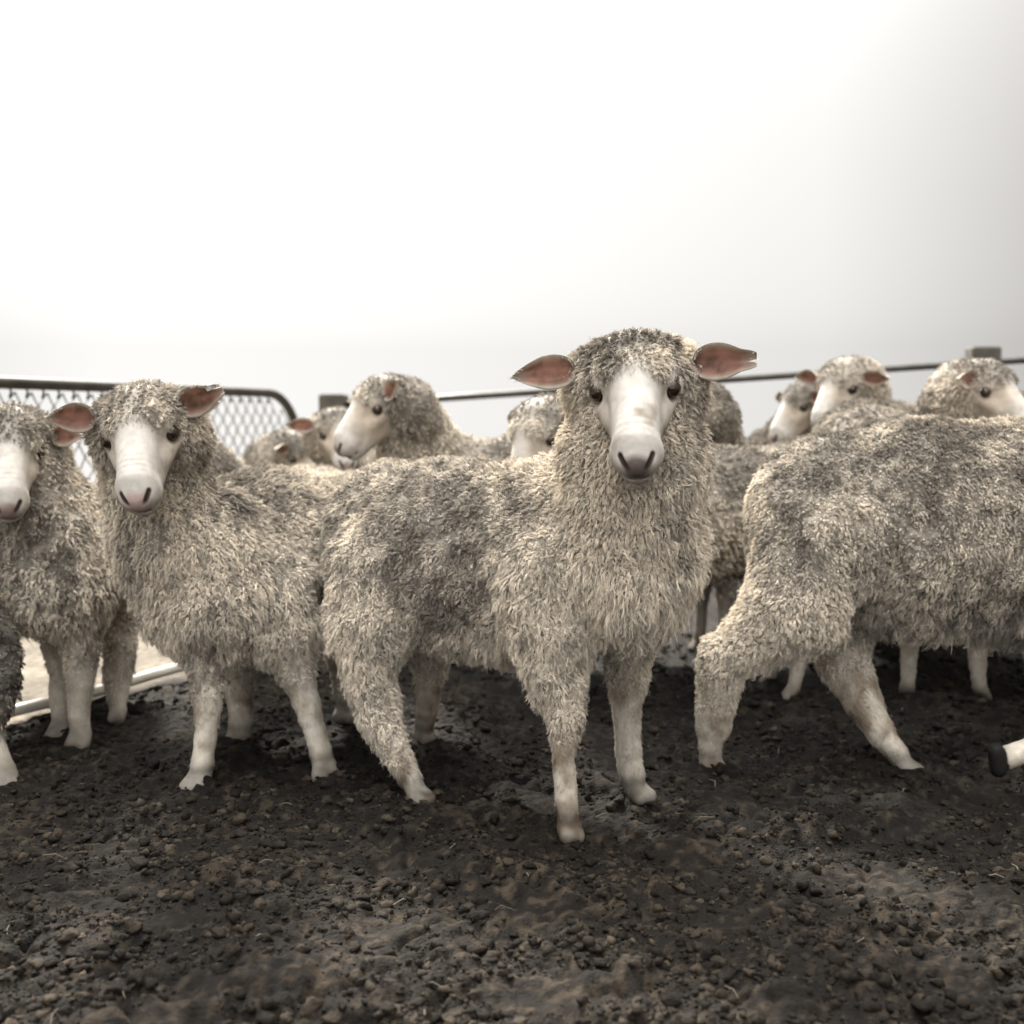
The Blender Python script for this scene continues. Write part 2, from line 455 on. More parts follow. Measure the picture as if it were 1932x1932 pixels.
# ------------------------------------------------------------------ fence and gate
def build_gate():
    A = P(0, 721, 4.3); B = P(505, 743, 6.0)
    d = unit(np.array([B[0] - A[0], B[1] - A[1], 0])); zt = .935
    start = A - d * 1.6
    Lg = np.linalg.norm((B - start)[:2])
    base = np.array([start[0], start[1], 0.0])
    root = empty('gate', base + d * Lg * .5, 'dark tube gate with rounded top corner and chain mesh', 'gate')
    rc = .22; r = .024
    def at(s, z): return np.array([base[0], base[1], 0]) + d * s + np.array([0, 0, z])
    top = [at(0, .12)] + [at(0, z) for z in (.3, .6, zt - rc)]
    for k in range(1, 7):
        q = math.pi / 2 * k / 6; top.append(at(rc - rc * math.cos(q), zt - rc + rc * math.sin(q)))
    top += [at(s, zt) for s in np.linspace(rc + .1, Lg, 8)]
    RE = .30
    for k in range(1, 9):
        q = math.pi / 2 * k / 8; top.append(at(Lg + RE * math.sin(q), zt - RE + RE * math.cos(q)))
    top += [at(Lg + RE, z) for z in (.5, .3, .12)]
    m = MB(); m.tube(top, r, 14); m.tube([at(.01, .12), at(Lg + RE - .01, .12)], r * .96, 14)
    m.build('gate_frame', M_STEEL, root, True)
    m = MB(); m.box(at(Lg + RE + .035, zt - RE + .02), d * .03, np.cross(d, [0, 0, 1]) * .02, np.array([0, 0, .022]), .004)
    m.build('latch', M_STEEL, root)
    # chain mesh: two families of crimped wires clipped to the frame
    def zlim(s):
        if s < rc: return zt - rc + math.sqrt(max(rc * rc - (rc - s) ** 2, 0)) - r
        if s > Lg: return zt - RE + math.sqrt(max(RE * RE - (s - Lg) ** 2, 0)) - r
        return zt - r
    m = MB(); hw = .042; hh = .052; nrm = np.cross(d, [0, 0, 1])
    n = int((Lg + RE) / hw)
    for i in range(n):
        # chain link: each wire zigzags up between two columns
        s0 = .03 + i * hw; pts = []
        z = .12; k = 0
        while True:
            s = s0 + (hw if (k + i) % 2 else 0)
            if z > min(zlim(min(s, Lg + RE - .002)), zt - r) or s > Lg + RE - .02: break
            pts.append(at(s, z) + nrm * (.004 if k % 2 else -.004)); z += hh; k += 1
        if len(pts) > 1: m.tube(pts, .0040, 5, False)
    # ties along the top
    m.build('chain_mesh', M_WIRE, root, True)
    for s in np.arange(.3, Lg, hw * 2):
        m = MB(); m.tube([at(s, zt - .055), at(s + .010, zt - .035), at(s, zt - .012)], .005, 6); m.build('tie_wire', M_STEEL, root, True)
build_gate()

def build_fence():
    a = P(630, 765, 5.9); b = P(1854, 684, 5.5)
    d = b - a; dxy = unit(np.array([d[0], d[1], 0])); nrm = np.cross(dxy, [0, 0, 1.])
    root = empty('rail_fence', [(a[0] + b[0]) / 2, (a[1] + b[1]) / 2, 0], 'dark post and pipe rail fence sloping up behind the flock', 'fence')
    c = b + d * .8
    m = MB()
    def post(p, hw_, top):
        m = MB(); m.box([p[0], p[1], top / 2 - .1], dxy * hw_, nrm * hw_, np.array([0, 0, top / 2 + .1]), .008)
        return m.build('post', M_TIMBER, root)
    post(a, .064, P(630, 744, 5.9)[2])
    post(b, .068, P(1854, 655, 5.5)[2])
    post(c, .068, c[2] + .08)
    off = -nrm * .0
    for dz, r in ((0, .018), (-.36, .016), (-.68, .016)):
        m = MB(); m.tube([p + np.array([0, 0, dz]) + nrm * (-.088 if False else .0) for p in (a, a + d * .25, a + d * .5, a + d * .75, b, b + d * .4, c)], r, 12)
        m.build('rail', M_STEEL, root, True)
build_fence()

# ------------------------------------------------------------------ sheep: implicit body
def prim(a, b, ra, rb, k=.04, lat=None, ls=1.0, wool=.02, white=0.0, flow=None, lock=1.0, lean=.6, dirt=0.0, sub=False, tag=''):
    return dict(a=np.asarray(a, float), b=np.asarray(b, float), ra=ra, rb=rb, k=k, lat=None if lat is None else unit(lat), ls=ls,
                wool=wool, white=white, flow=flow, lock=lock, lean=lean, dirt=dirt, sub=sub, tag=tag)

def pdist(p, q):
    a, b = q['a'], q['b']; pa = p - a; ba = b - a; s = 1.0
    if q['lat'] is not None:
        l = q['lat']; s = q['ls']
        pa = pa + l * ((pa @ l) * (1 / s - 1))[..., None]; ba = ba + l * ((ba @ l) * (1 / s - 1))
    L2 = ba @ ba
    h = np.clip((pa @ ba) / L2, 0, 1) if L2 > 1e-9 else np.zeros(pa.shape[:-1])
    d = np.linalg.norm(pa - ba * h[..., None], axis=-1) - (q['ra'] + (q['rb'] - q['ra']) * h)
    return d * min(1.0, s)

def implicit_mesh(prims, vox):
    lo = np.min([np.minimum(q['a'] - q['ra'] * max(1, q['ls']), q['b'] - q['rb'] * max(1, q['ls'])) for q in prims if not q['sub']], 0) - vox * 3
    hi = np.max([np.maximum(q['a'] + q['ra'] * max(1, q['ls']), q['b'] + q['rb'] * max(1, q['ls'])) for q in prims if not q['sub']], 0) + vox * 3
    n = np.ceil((hi - lo) / vox).astype(int) + 1
    D = np.full(n, .3, np.float32)
    for q in prims:
        mg = q['k'] + vox * 2.5
        e = max(1, q['ls'])
        l = np.minimum(q['a'] - q['ra'] * e, q['b'] - q['rb'] * e) - mg; h = np.maximum(q['a'] + q['ra'] * e, q['b'] + q['rb'] * e) + mg
        i0 = np.clip(np.floor((l - lo) / vox).astype(int), 0, n); i1 = np.clip(np.ceil((h - lo) / vox).astype(int) + 1, 0, n)
        if np.any(i1 <= i0): continue
        g = np.stack(np.meshgrid(*[lo[t] + vox * np.arange(i0[t], i1[t]) for t in range(3)], indexing='ij'), -1)
        d = pdist(g, q).astype(np.float32)
        sl = tuple(slice(i0[t], i1[t]) for t in range(3)); o = D[sl]; k = q['k']
        if q['sub']:
            hh = np.maximum(k - np.abs(o + d), 0) / k
            D[sl] = np.maximum(o, -d) + hh * hh * k * .25
        else:
            hh = np.maximum(k - np.abs(o - d), 0) / k
            D[sl] = np.minimum(o, d) - hh * hh * k * .25
    # surface nets
    sgn = D < 0
    cs = sum(sgn[a:n[0] - 1 + a, b:n[1] - 1 + b, c:n[2] - 1 + c].astype(np.int8) for a in (0, 1) for b in (0, 1) for c in (0, 1))
    act = (cs > 0) & (cs < 8)
    idx = np.full(act.shape, -1, np.int64); I = np.argwhere(act); idx[act] = np.arange(len(I))
    acc = np.zeros((len(I), 3)); cnt = np.zeros(len(I))
    cor = [(a, b, c) for a in (0, 1) for b in (0, 1) for c in (0, 1)]
    val = {c: D[I[:, 0] + c[0], I[:, 1] + c[1], I[:, 2] + c[2]].astype(float) for c in cor}
    for c in cor:
        for ax in range(3):
            if c[ax] == 0:
                e = list(c); e[ax] = 1; e = tuple(e)
                v0, v1 = val[c], val[e]; m = (v0 < 0) != (v1 < 0)
                t = np.where(m, v0 / np.where(m, v0 - v1, 1), 0)
                pt = np.tile(np.array(c, float), (len(I), 1)); pt[:, ax] += t
                acc += pt * m[:, None]; cnt += m
    V = lo + vox * (I + acc / cnt[:, None])
    quads = []
    for ax in range(3):
        u, v = (ax + 1) % 3, (ax + 2) % 3
        s0 = [slice(None)] * 3; s1 = [slice(None)] * 3; s0[ax] = slice(0, -1); s1[ax] = slice(1, None)
        ch = sgn[tuple(s0)] != sgn[tuple(s1)]
        E = np.argwhere(ch); E = E[(E[:, u] > 0) & (E[:, v] > 0) & (E[:, u] < n[u] - 1) & (E[:, v] < n[v] - 1)]
        ins = sgn[E[:, 0], E[:, 1], E[:, 2]]
        q = []
        for du, dv in ((1, 1), (0, 1), (0, 0), (1, 0)):
            c = E.copy(); c[:, u] -= du; c[:, v] -= dv; q.append(idx[c[:, 0], c[:, 1], c[:, 2]])
        q = np.stack(q, -1); q[~ins] = q[~ins][:, ::-1]
        quads.append(q)
    F = np.concatenate(quads); F = F[(F >= 0).all(1)]
    # light smoothing
    e = np.concatenate([F[:, [0, 1]], F[:, [1, 2]], F[:, [2, 3]], F[:, [3, 0]]])
    for _ in range(2):
        s = np.zeros_like(V); c = np.zeros(len(V))
        for t in range(3):
            s[:, t] = np.bincount(e[:, 0], V[e[:, 1], t], len(V)) + np.bincount(e[:, 1], V[e[:, 0], t], len(V))
        c = np.bincount(e[:, 0], minlength=len(V)) + np.bincount(e[:, 1], minlength=len(V))
        V = V + .5 * (s / np.maximum(c, 1)[:, None] - V)
    return V, F

def vnormals(V, F):
    fn = np.cross(V[F[:, 2]] - V[F[:, 0]], V[F[:, 3]] - V[F[:, 1]])
    N = np.zeros_like(V)
    for c in range(4):
        for t in range(3): N[:, t] += np.bincount(F[:, c], fn[:, t], len(V))
    return unit(N)

def blend_attrs(V, prims, sig=.012):
    ps = [q for q in prims if not q['sub']]
    Dm = np.stack([pdist(V, q) for q in ps], -1)
    W = np.exp(-(Dm - Dm.min(1, keepdims=True)) / sig); W /= W.sum(1, keepdims=True)
    out = {}
    for key in ('wool', 'white', 'lock', 'lean', 'dirt'):
        out[key] = W @ np.array([q[key] for q in ps], float)
    out['flow'] = W @ np.stack([q['flow'] if q['flow'] is not None else np.array([0, 0, -1.]) for q in ps])
    return out

def frame(yaw, pitch, roll):
    """head frame: yaw from facing the camera (-Y) towards +X, pitch down, roll; columns right, forward, up"""
    y, p, r = (math.radians(t) for t in (yaw, pitch, roll))
    hz = np.array([math.sin(y), -math.cos(y), 0])
    f = hz * math.cos(p) + np.array([0, 0, -math.sin(p)])
    rt = unit(np.cross([0, 0, 1.], f)); up = np.cross(f, rt)   # x to the animal's left, the viewer's right
    rt, up = rt * math.cos(r) + up * math.sin(r), up * math.cos(r) - rt * math.sin(r)
    return np.stack([rt, f, up], 1)

WOOL_CREAM = np.array([.82, .745, .635]); WOOL_GREY = np.array([.25, .225, .193]); FACE_WHITE = np.array([.415, .395, .368])

def head_prims(Om, R, s, capwool=.012, cap=1.0, fold=False):
    """head in its own axes: x right, y forward along the nose, z up out of the forehead; origin midway between the eyes"""
    def w(p): return Om + R @ (np.array(p, float) * s)
    dn = np.array([0, 0, -1.]); back = -R[:, 1]
    out = []
    def a(p0, p1, r0, r1, k=.02, **kw):
        if 'lat' in kw: kw['lat'] = R @ np.array(kw['lat'], float)
        if 'flow' not in kw: kw['flow'] = R[:, 1] * .8 + dn * .2
        out.append(prim(w(p0), w(p1), r0 * s, r1 * s, k * s, **kw))
    bare = dict(wool=.0042, white=1.0, lock=.32, lean=1.0)
    fine = dict(wool=.0065, white=.8, lock=.4, lean=.9)
    a((0, -.035, -.005), (0, .0, .0), .066, .058, **bare)                       # skull
    a((0, .02, .022), (0, .135, .006), .037, .029, .025, lat=(1, 0, 0), ls=1.15, **bare)   # nasal bridge
    a((0, .01, -.03), (0, .13, -.026), .056, .035, .025, **bare)               # face sides
    a((0, .160, -.016), (0, .150, -.020), .028, .034, .02, lat=(1, 0, 0), ls=1.2, tag='nose', **bare)   # muzzle
    a((0, -.02, -.060), (0, .13, -.050), .044, .026, .02, **bare)              # jaw
    a((0, .152, -.050), (0, .140, -.050), .020, .024, .014, lat=(1, 0, 0), ls=1.2, **bare)  # chin
    for sx in (-1, 1):
        a((sx * .046, -.004, .018), (sx * .05, .012, .016), .021, .016, .016, **fine)      # brow
        a((sx * .050, .020, -.022), (sx * .036, .06, -.022), .021, .018, .02, **fine)      # cheekbone
        a((sx * .070, .028, .001), (sx * .074, .026, .001), .0165, .018, .010, sub=True)  # eye socket
        a((sx * .054, -.002, .016), (sx * .0585, .023, .0180), .0080, .0060, .005, **fine)    # upper lid
        a((sx * .057, .014, -.019), (sx * .050, .032, -.013), .006, .005, .005, **fine)    # lower lid
        a((sx * .016, .188, -.008), (sx * .0265, .167, .0055), .0042, .0030, .004, sub=True)      # nostril
        a((sx * .0155, .188, -.008), (sx * .003, .196, -.026), .0032, .0026, .004, sub=True)    # nostril slit
        a((sx * .030, .150, -.047), (0, .180, -.044), .0032, .0030, .004, sub=True)      # mouth
    a((0, .196, -.026), (0, .184, -.044), .0022, .0022, .004, sub=True)                 # philtrum
    # wool: cap, forehead, cheeks, throat
    wl = dict(wool=capwool, lock=.8, lean=.45)
    a((0, -.034, .012), (0, -.060, -.02), .053 * cap, .062 * cap, .02, lat=(1, 0, 0), ls=1.45, flow=R[:, 1] * .5 + dn * .5, dirt=.30, **wl)
    a((-.026, .002, .030), (.026, .002, .030), .036 * cap, .036 * cap, .012, flow=R[:, 1], dirt=.0, **wl)
    if fold:
        fk = dict(wool=.020, lock=.8, lean=.5, dirt=.45, flow=R[:, 1])
        a((-.078, -.050, .004), (-.044, -.044, .031), .018, .022, .004, **fk); a((-.044, -.044, .031), (.0, -.044, .042), .022, .022, .004, **fk)
        a((.078, -.050, .004), (.044, -.044, .031), .018, .022, .004, **fk); a((.044, -.044, .031), (.0, -.044, .042), .022, .022, .004, **fk)
    for sx in (-1, 1):
        a((sx * .062, -.044, -.030), (sx * .058, -.040, -.075), .054, .060, .02, flow=dn * .8 + back * .3, dirt=.1, **wl)
    a((0, -.05, -.08), (0, -.06, -.12), .08, .09, .03, flow=dn, dirt=.15, wool=.02, lock=1, lean=.6)
    return out

def ear_mesh(base, d, nrm, length, width, notch=None, cup=.35, droop=.0, nu=26, nv=15):
    """leaf shaped cupped ear as a thin closed shell; d = towards the tip, nrm = out of the hollow side"""
    d = unit(d); nrm = unit(np.asarray(nrm, float) - d * (np.asarray(nrm) @ d)); sd_ = np.cross(nrm, d)
    us = np.linspace(0, 1, nu); vs = np.linspace(-1, 1, nv)
    U, Vv = np.meshgrid(us, vs, indexing='ij')
    prof = np.sin(np.pi * np.clip(U, 0, 1) ** .72) ** .72 * (1 - .12 * U) + .30 * (1 - U) ** 2.2
    prof[-1] = .02
    lenf = np.ones_like(U)
    if notch:
        v0, dep, wd = notch
        lenf = 1 - dep * np.exp(-((Vv - v0) / wd) ** 2) * U ** 3
        prof = np.where(U > .55, np.maximum(prof, .55 * np.clip((1.02 - U) / .45, 0, 1) ** .5 + .24 * np.clip(U, 0, 1)), prof)
    half = width * .5 * prof
    cen = base + d * (U * lenf * length)[..., None] + np.array([0, 0, -1.]) * (droop * length * U ** 2)[..., None]
    edge = Vv ** 2
    hol = cup * width * edge * np.clip(1.1 - .5 * U, .3, 1) - .06 * width * np.sin(np.pi * U)
    inn = cen + sd_ * (Vv * half * (1 - .18 * np.clip(1 - U * 2, 0, 1)))[..., None] + nrm * hol[..., None]
    th = .0045 * np.sqrt(np.clip(1 - np.abs(Vv) ** 3, .05, 1)) * np.clip(1.1 - U, .3, 1) * (length / .1)
    outr = inn - nrm * th[..., None]
    Vs = np.concatenate([inn.reshape(-1, 3), outr.reshape(-1, 3)]); n = nu * nv
    i = (np.arange(nu - 1)[:, None] * nv + np.arange(nv - 1)[None, :]).ravel()
    Fi = np.stack([i, i + nv, i + nv + 1, i + 1], -1)
    F = [Fi, Fi[:, ::-1] + n]
    for col in (0, nv - 1):
        j = np.arange(nu - 1) * nv + col; q = np.stack([j, j + nv, j + nv + n, j + n], -1); F.append(q if col else q[:, ::-1])
    j = (nu - 1) * nv + np.arange(nv - 1); F.append(np.stack([j, j + 1, j + 1 + n, j + n], -1)[:, ::-1])
    F = np.concatenate(F)
    # colours: pink hollow with brown stains, rim painted paler for backlight, woolly back
    pink = np.array([.40, .215, .17]); brown = np.array([.13, .085, .065]); rim = np.array([.70, .62, .53])
    stain = np.clip(fbm(inn.reshape(-1, 3), .018, 3, 5) * 2.2 + .15, 0, 1)
    streak = np.clip(np.abs(np.sin(Vv * 5.5 + U * 1.2)) * .8 - .25, 0, 1).ravel()
    k = np.clip(.65 * stain + .5 * streak, 0, 1)[:, None]
    ci = pink * (1 - k) + brown * k
    rm = np.clip((np.abs(Vv) - .62) / .3, 0, 1).ravel()[:, None]
    rm = np.maximum(rm, np.clip((U.ravel()[:, None] - .72) / .25, 0, 1) * .8)
    ci = ci * (1 - rm) + (rim * .8) * rm
    co = np.tile(np.array([.5, .45, .38]), (n, 1))
    col = np.concatenate([np.c_[ci, np.full(n, .28)], np.c_[co, np.full(n, .28)]])
    fl = np.tile(d, (2 * n, 1))
    return Vs, F, col, fl

# ------------------------------------------------------------------ sheep: fleece
CAMP = np.array([0, 0, CAM_H])

def sample(V, F, N, dens_fn, spacing, seed):
    """points spread evenly over the quads: dense random candidates thinned to one per cell"""
    rng = np.random.default_rng(seed)
    T = np.concatenate([F[:, [0, 1, 2]], F[:, [0, 2, 3]]])
    ar = .5 * np.linalg.norm(np.cross(V[T[:, 1]] - V[T[:, 0]], V[T[:, 2]] - V[T[:, 0]]), axis=1)
    wt = ar * dens_fn[T].mean(1)
    tot = wt.sum()
    if tot <= 0: return None
    n = int(tot / spacing ** 2 * 3.2)
    t = rng.choice(len(T), n, p=wt / tot)
    r1 = np.sqrt(rng.random(n)); r2 = rng.random(n)
    b = np.stack([1 - r1, r1 * (1 - r2), r1 * r2], -1)
    p = (V[T[t]] * b[..., None]).sum(1)
    cell = np.floor(p / spacing).astype(np.int64)
    key = cell[:, 0] * 73856093 ^ cell[:, 1] * 19349663 ^ cell[:, 2] * 83492791
    _, first = np.unique(key, return_index=True)
    return T[t[first]], b[first]

def lerp_attr(a, T, b):
    return (a[T] * (b if a.ndim == 1 else b[..., None])).sum(1)

def strands(base, n, flow, L, R, lift, lean, K, T, rng, clump=.55, wave=.0012, curl=0.0, gid=None, shape=.35):
    M = len(base)
    fl = unit(flow - n * (flow * n).sum(1, keepdims=True) + 1e-4 * rng.normal(size=(M, 3)))
    jit = rng.normal(size=(M, 3)) * .42
    fl = unit(fl + jit - n * (jit * n).sum(1, keepdims=True)); bt = np.cross(n, fl)
    ts = np.linspace(0, 1, T)
    # axis of every lock
    up = (lift * L)[:, None] * (1 - (1 - ts) ** 1.6)[None]
    al = (lean * L)[:, None] * (ts ** 1.5)[None]
    ax = n[:, None, :] * up[..., None] + fl[:, None, :] * al[..., None]
    ax = ax + np.array([0, 0, -1.])[None, None] * ((.35 * np.maximum(L - .02, 0))[:, None] * ts[None] ** 2)[..., None]
    if gid is not None:
        g = gid; cnt = np.bincount(g); tip = base + ax[:, -1]
        cen = np.stack([np.bincount(g, tip[:, t]) / cnt for t in range(3)], -1)[g]
        pull = (cen - tip); pull -= n * (pull * n).sum(1, keepdims=True); pull -= fl * (pull * fl).sum(1, keepdims=True)
        pull *= np.minimum(1, .9 * L[:, None] / (np.linalg.norm(pull, axis=1, keepdims=True) + 1e-6))
        ax = ax + pull[:, None, :] * (.60 * ts[None] ** 1.3)[..., None]
    ang = rng.random((M, K)) * 2 * math.pi; rad = np.sqrt(rng.random((M, K)))
    if K == 1: rad *= .3
    off = (fl[:, None] * np.cos(ang)[..., None] + bt[:, None] * np.sin(ang)[..., None]) * (rad * R[:, None])[..., None]
    ls = (1 - shape * rad ** 2) * (1 + .12 * rng.normal(size=(M, K)))
    stray = rng.random((M, K)) < .05
    ls = np.where(stray, ls * 1.25, ls); cl = np.where(stray, .1, clump)
    tt = ts[None, None, :]
    tk = tt * ls[..., None]
    # sample axis at scaled parameter (linear in table)
    idx = np.clip(tk * (T - 1), 0, T - 1.001); i0 = idx.astype(int); fr = (idx - i0)[..., None]
    mi = np.arange(M)[:, None, None]
    A = ax[mi, i0] * (1 - fr) + ax[mi, np.minimum(i0 + 1, T - 1)] * fr
    ex = np.maximum(tk - 1, 0)[..., None]; A = A + (ax[:, -1] - ax[:, -2])[:, None, None, :] * ex * (T - 1)
    pts = base[:, None, None, :] - n[:, None, None, :] * .004 + A + off[:, :, None, :] * (1 - cl[..., None] * tt ** 1.2)[..., None]
    ph = rng.random(M) * 6.28; fq = 2.2 + 1.6 * rng.random(M)
    wv = np.sin(ph[:, None, None] + fq[:, None, None] * 6.28 * tt + .9 * rng.normal(size=(M, K, 1))) * tt
    wv2 = np.cos(1.7 * ph[:, None, None] + fq[:, None, None] * 5.1 * tt + .9 * rng.normal(size=(M, K, 1))) * tt
    amp = wave * (1 + 2.0 * stray)[..., None]
    amp = amp + curl * (tt ** 2)
    pts = pts + bt[:, None, None] * (wv * amp)[..., None] + n[:, None, None] * (wv2 * amp * .7)[..., None]
    return pts.reshape(M * K, T, 3)

def curves_obj(name, chunks, parent, loc):
    pts = [c[0] for c in chunks]
    n = sum(len(p) for p in pts)
    sizes = np.concatenate([np.full(len(p), p.shape[1], np.int32) for p in pts])
    pos = np.concatenate([p.reshape(-1, 3) for p in pts]) - np.asarray(loc)
    rad = np.concatenate([(c[1][:, None] * np.linspace(1, .38, c[0].shape[1])[None]).ravel() for c in chunks])
    col = np.ones((n, 4), np.float32); col[:, :3] = np.concatenate([c[2] for c in chunks])
    hc = bpy.data.hair_curves.new(name)
    hc.add_curves(sizes.tolist())
    hc.attributes['position'].data.foreach_set('vector', pos.ravel().astype(np.float32))
    ra = hc.attributes.get('radius') or hc.attributes.new('radius', 'FLOAT', 'POINT')
    ra.data.foreach_set('value', rad.astype(np.float32))
    ta = hc.attributes.new('tint', 'FLOAT_COLOR', 'CURVE'); ta.data.foreach_set('color', col.ravel())
    hc.materials.append(M_WOOL)
    o = bpy.data.objects.new(name, hc); C.objects.link(o)
    o.parent = parent
    return o

DN = np.array([0, 0, -1.])

def splits(p, seed):
    """0 in the fine vertical splits of the fleece, 1 between them"""
    w_ = .010 * np.stack([vnoise(p / .04, seed + 60), vnoise(p / .04, seed + 61), 0 * p[:, 0]], -1)
    a = np.abs(vnoise((p + w_) / np.array([.034, .034, .16]), seed + 62)); b = np.abs(vnoise((p + w_) / np.array([.015, .015, .055]), seed + 63))
    gate = np.clip(vnoise(p / .16, seed + 64) * 1.8 + .75, 0, 1)
    return 1 - np.maximum(np.exp(-(a / .09) ** 2) * gate, .6 * np.exp(-(b / .12) ** 2))

def build_sheep(spec):
    rng = np.random.default_rng(spec['seed'])
    q = spec.get('q', 1.0)                                  # 1 = near and sharp, smaller = far and coarse
    loc = np.array(spec['loc'], float)
    root = empty('sheep', loc, spec['label'], 'sheep', 'sheep of the flock')
    parts_V, parts_F, parts_col, A = [], [], [], {k: [] for k in ('wool', 'white', 'lock', 'lean', 'dirt', 'flow')}
    nv = 0
    def push(V, F, col, at):
        nonlocal nv
        parts_V.append(V); parts_F.append(F + nv); parts_col.append(col); nv += len(V)
        for k in A: A[k].append(at[k])
    grime = spec.get('grime', .5)
    def wool_col(V, at, N):
        f1 = fbm(V, .16, 3, spec['seed']) ; f2 = fbm(V, .035, 2, spec['seed'] + 9)
        dirty = np.clip(grime + at['dirt'] + 1.0 * f1 + spec.get('fleck', .6) * f2 + .25 * N[:, 2], 0, 1)[:, None]
        base = (WOOL_CREAM * (1 - dirty) + WOOL_GREY * dirty) * spec.get('dark', 1.0)  # whole-fleece multiplier, carries the edge sheep's painted shade
        wh = np.clip(at['white'], 0, 1)[:, None]
        muck = np.clip(fbm(V, .045, 3, spec['seed'] + 4) * 1.8 - .35, 0, 1)[:, None] * spec.get('muck', .5)
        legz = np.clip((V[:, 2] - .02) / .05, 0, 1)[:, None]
        lowleg = np.clip((.50 - V[:, 2]) / .06, 0, 1)[:, None]
        fwb = FACE_WHITE * spec.get('face', 1.0) * (1 - lowleg) + np.array([.52, .48, .42]) * lowleg
        muck = np.clip(muck + lowleg * spec.get('muck', .5) * np.clip(fbm(V * np.array([1, 1, .5]), .05, 3, spec['seed'] + 14) * 2.4 + .22, 0, 1)[:, None], 0, 1)
        fw = fwb * (1 - muck * np.array([.66, .72, .78]))
        hoof = np.clip((.045 - V[:, 2]) / .012, 0, 1)[:, None]
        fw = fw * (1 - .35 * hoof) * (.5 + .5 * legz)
        return (base * (1 - wh) + fw * wh) * (1 + .94 * np.clip(at['white'], -1, 0))[:, None]
    # body
    pr = spec['prims']; vox = spec.get('vox', .0065)
    V, F = implicit_mesh(pr, vox); at = blend_attrs(V, pr); N = vnormals(V, F)
    for q_ in pr:
        if q_['tag'] == 'sole':
            on = pdist(V, q_) < .004; at['white'][on] = -1; at['wool'][on] = 0; at['dirt'][on] = 1
    V = V + N * (.010 * fbm(V, .075, 2, spec['seed'] + 3) * np.clip(at['wool'] / .02, 0, 1.3))[:, None] + N * (.005 * fbm(V, .024, 2, spec['seed'] + 5) * np.clip(at['wool'] / .02, 0, 1.2))[:, None]
    V = V + N * (.003 * np.clip(at['wool'] / .02, 0, 1))[:, None] - N * (.013 * (1 - splits(V, spec['seed'])) * np.clip((at['wool'] - .012) / .01, 0, 1))[:, None]
    wc = wool_col(V, at, N)
    push(V, F, np.c_[wc * (.36 + .56 * np.clip(at['white'], 0, 1)[:, None]), np.zeros(len(V))], at)  # base under the locks darkened, shade of the gaps put into its colour
    # head
    hd = spec.get('head')
    if hd:
        R = frame(hd['yaw'], hd['pitch'], hd.get('roll', 0)); Om = np.asarray(hd['pos'], float); s = hd.get('s', 1.0)
        hp = head_prims(Om, R, s, hd.get('capwool', .012), hd.get('cap', 1.0), hd.get('fold', False))
        V, F = implicit_mesh(hp, spec.get('hvox', .0026)); at = blend_attrs(V, hp, .005); N = vnormals(V, F)
        l = (V - Om) @ R / s
        # bare and woolly regions of the face
        wc = wool_col(V, at, N)
        col = wc * (.45 + .55 * np.clip(at['white'], 0, 1)[:, None])  # same darkened base below the head wool
        def tone(mask, c): 
            nonlocal col
            mask = np.clip(mask, 0, 1)[:, None]; col = col * (1 - mask) + np.array(c) * mask
        ax = np.abs(l[:, 0])
        g = lambda d, r, e: np.clip((r - d) / e + .5, 0, 1)
        # nose leather between the nostrils and down to the lip
        dn = np.sqrt((l[:, 0] / .022) ** 2 + ((l[:, 1] - .184) / .022) ** 2 + ((l[:, 2] + .008) / .021) ** 2)
        tone(g(dn, 1.0, .5) * hd.get('nose_k', .8), hd.get('nose', (.16, .13, .12)))
        dl = np.sqrt((l[:, 0] / .024) ** 2 + ((l[:, 1] - .186) / .022) ** 2 + ((l[:, 2] + .034) / .013) ** 2)
        tone(g(dl, 1.0, .8) * hd.get('nose_k', .8) * .8, hd.get('nose', (.16, .13, .12)))
        for sx in (-1, 1):
            def seg(p0, p1, r, e):
                p0 = np.array(p0, float); p1 = np.array(p1, float); ba = p1 - p0; h = np.clip(((l - p0) @ ba) / (ba @ ba), 0, 1)
                return g(np.linalg.norm(l - p0 - h[:, None] * ba, axis=1), r, e)
            tone(seg((sx * .016, .188, -.008), (sx * .0265, .167, .0055), .0056, .003), (.03, .018, .016))
            tone(seg((sx * .0155, .188, -.008), (sx * .003, .196, -.026), .0036, .0025) * .8, (.07, .04, .035))
            tone(seg((sx * .030, .150, -.047), (0, .180, -.044), .0036, .0025) * .9, (.07, .05, .042))
            de = np.linalg.norm((l - np.array([sx * .064, .022, .001])) / np.array([1, 1.0, .9]), axis=1)
            tone(g(de, .0205, .006) * .85, (.05, .035, .03))
            # tear line
            tone(seg((sx * .056, .032, -.008), (sx * .044, .052, -.022), .0030, .004) * .6, (.14, .10, .085))
        tone(seg((0, .196, -.026), (0, .184, -.044), .0025, .002) * .7, (.07, .04, .035))
        side = np.clip((ax - hd.get('side0', .028)) / .022, 0, 1) * np.clip((at['white'] - .3) * 2, 0, 1) * np.clip(1 - (l[:, 1] - .07) / .06, 0, 1)
        tone(side * hd.get('side_k', .45), (.40, .345, .285))  # tan cheek hair, with shading of the face sides also put into colour
        mz = np.clip(fbm(V, .012, 3, 31) * 1.5 - .1, 0, 1) * np.clip((at['white'] - .2) * 1.4, 0, 1) * np.clip(1 - (l[:, 1] - .02) / .12, .15, 1)
        tone(mz * .22, (.36, .29, .235))
        # wrinkles across the nose
        wr = np.sin(l[:, 1] * 520 + 3 * np.abs(l[:, 0]) * 20) * np.exp(-((l[:, 1] - .122) / .019) ** 2) * np.exp(-(l[:, 0] / .032) ** 2) * (l[:, 2] > 0.0)
        V = V + N * (wr * .00035)[:, None]
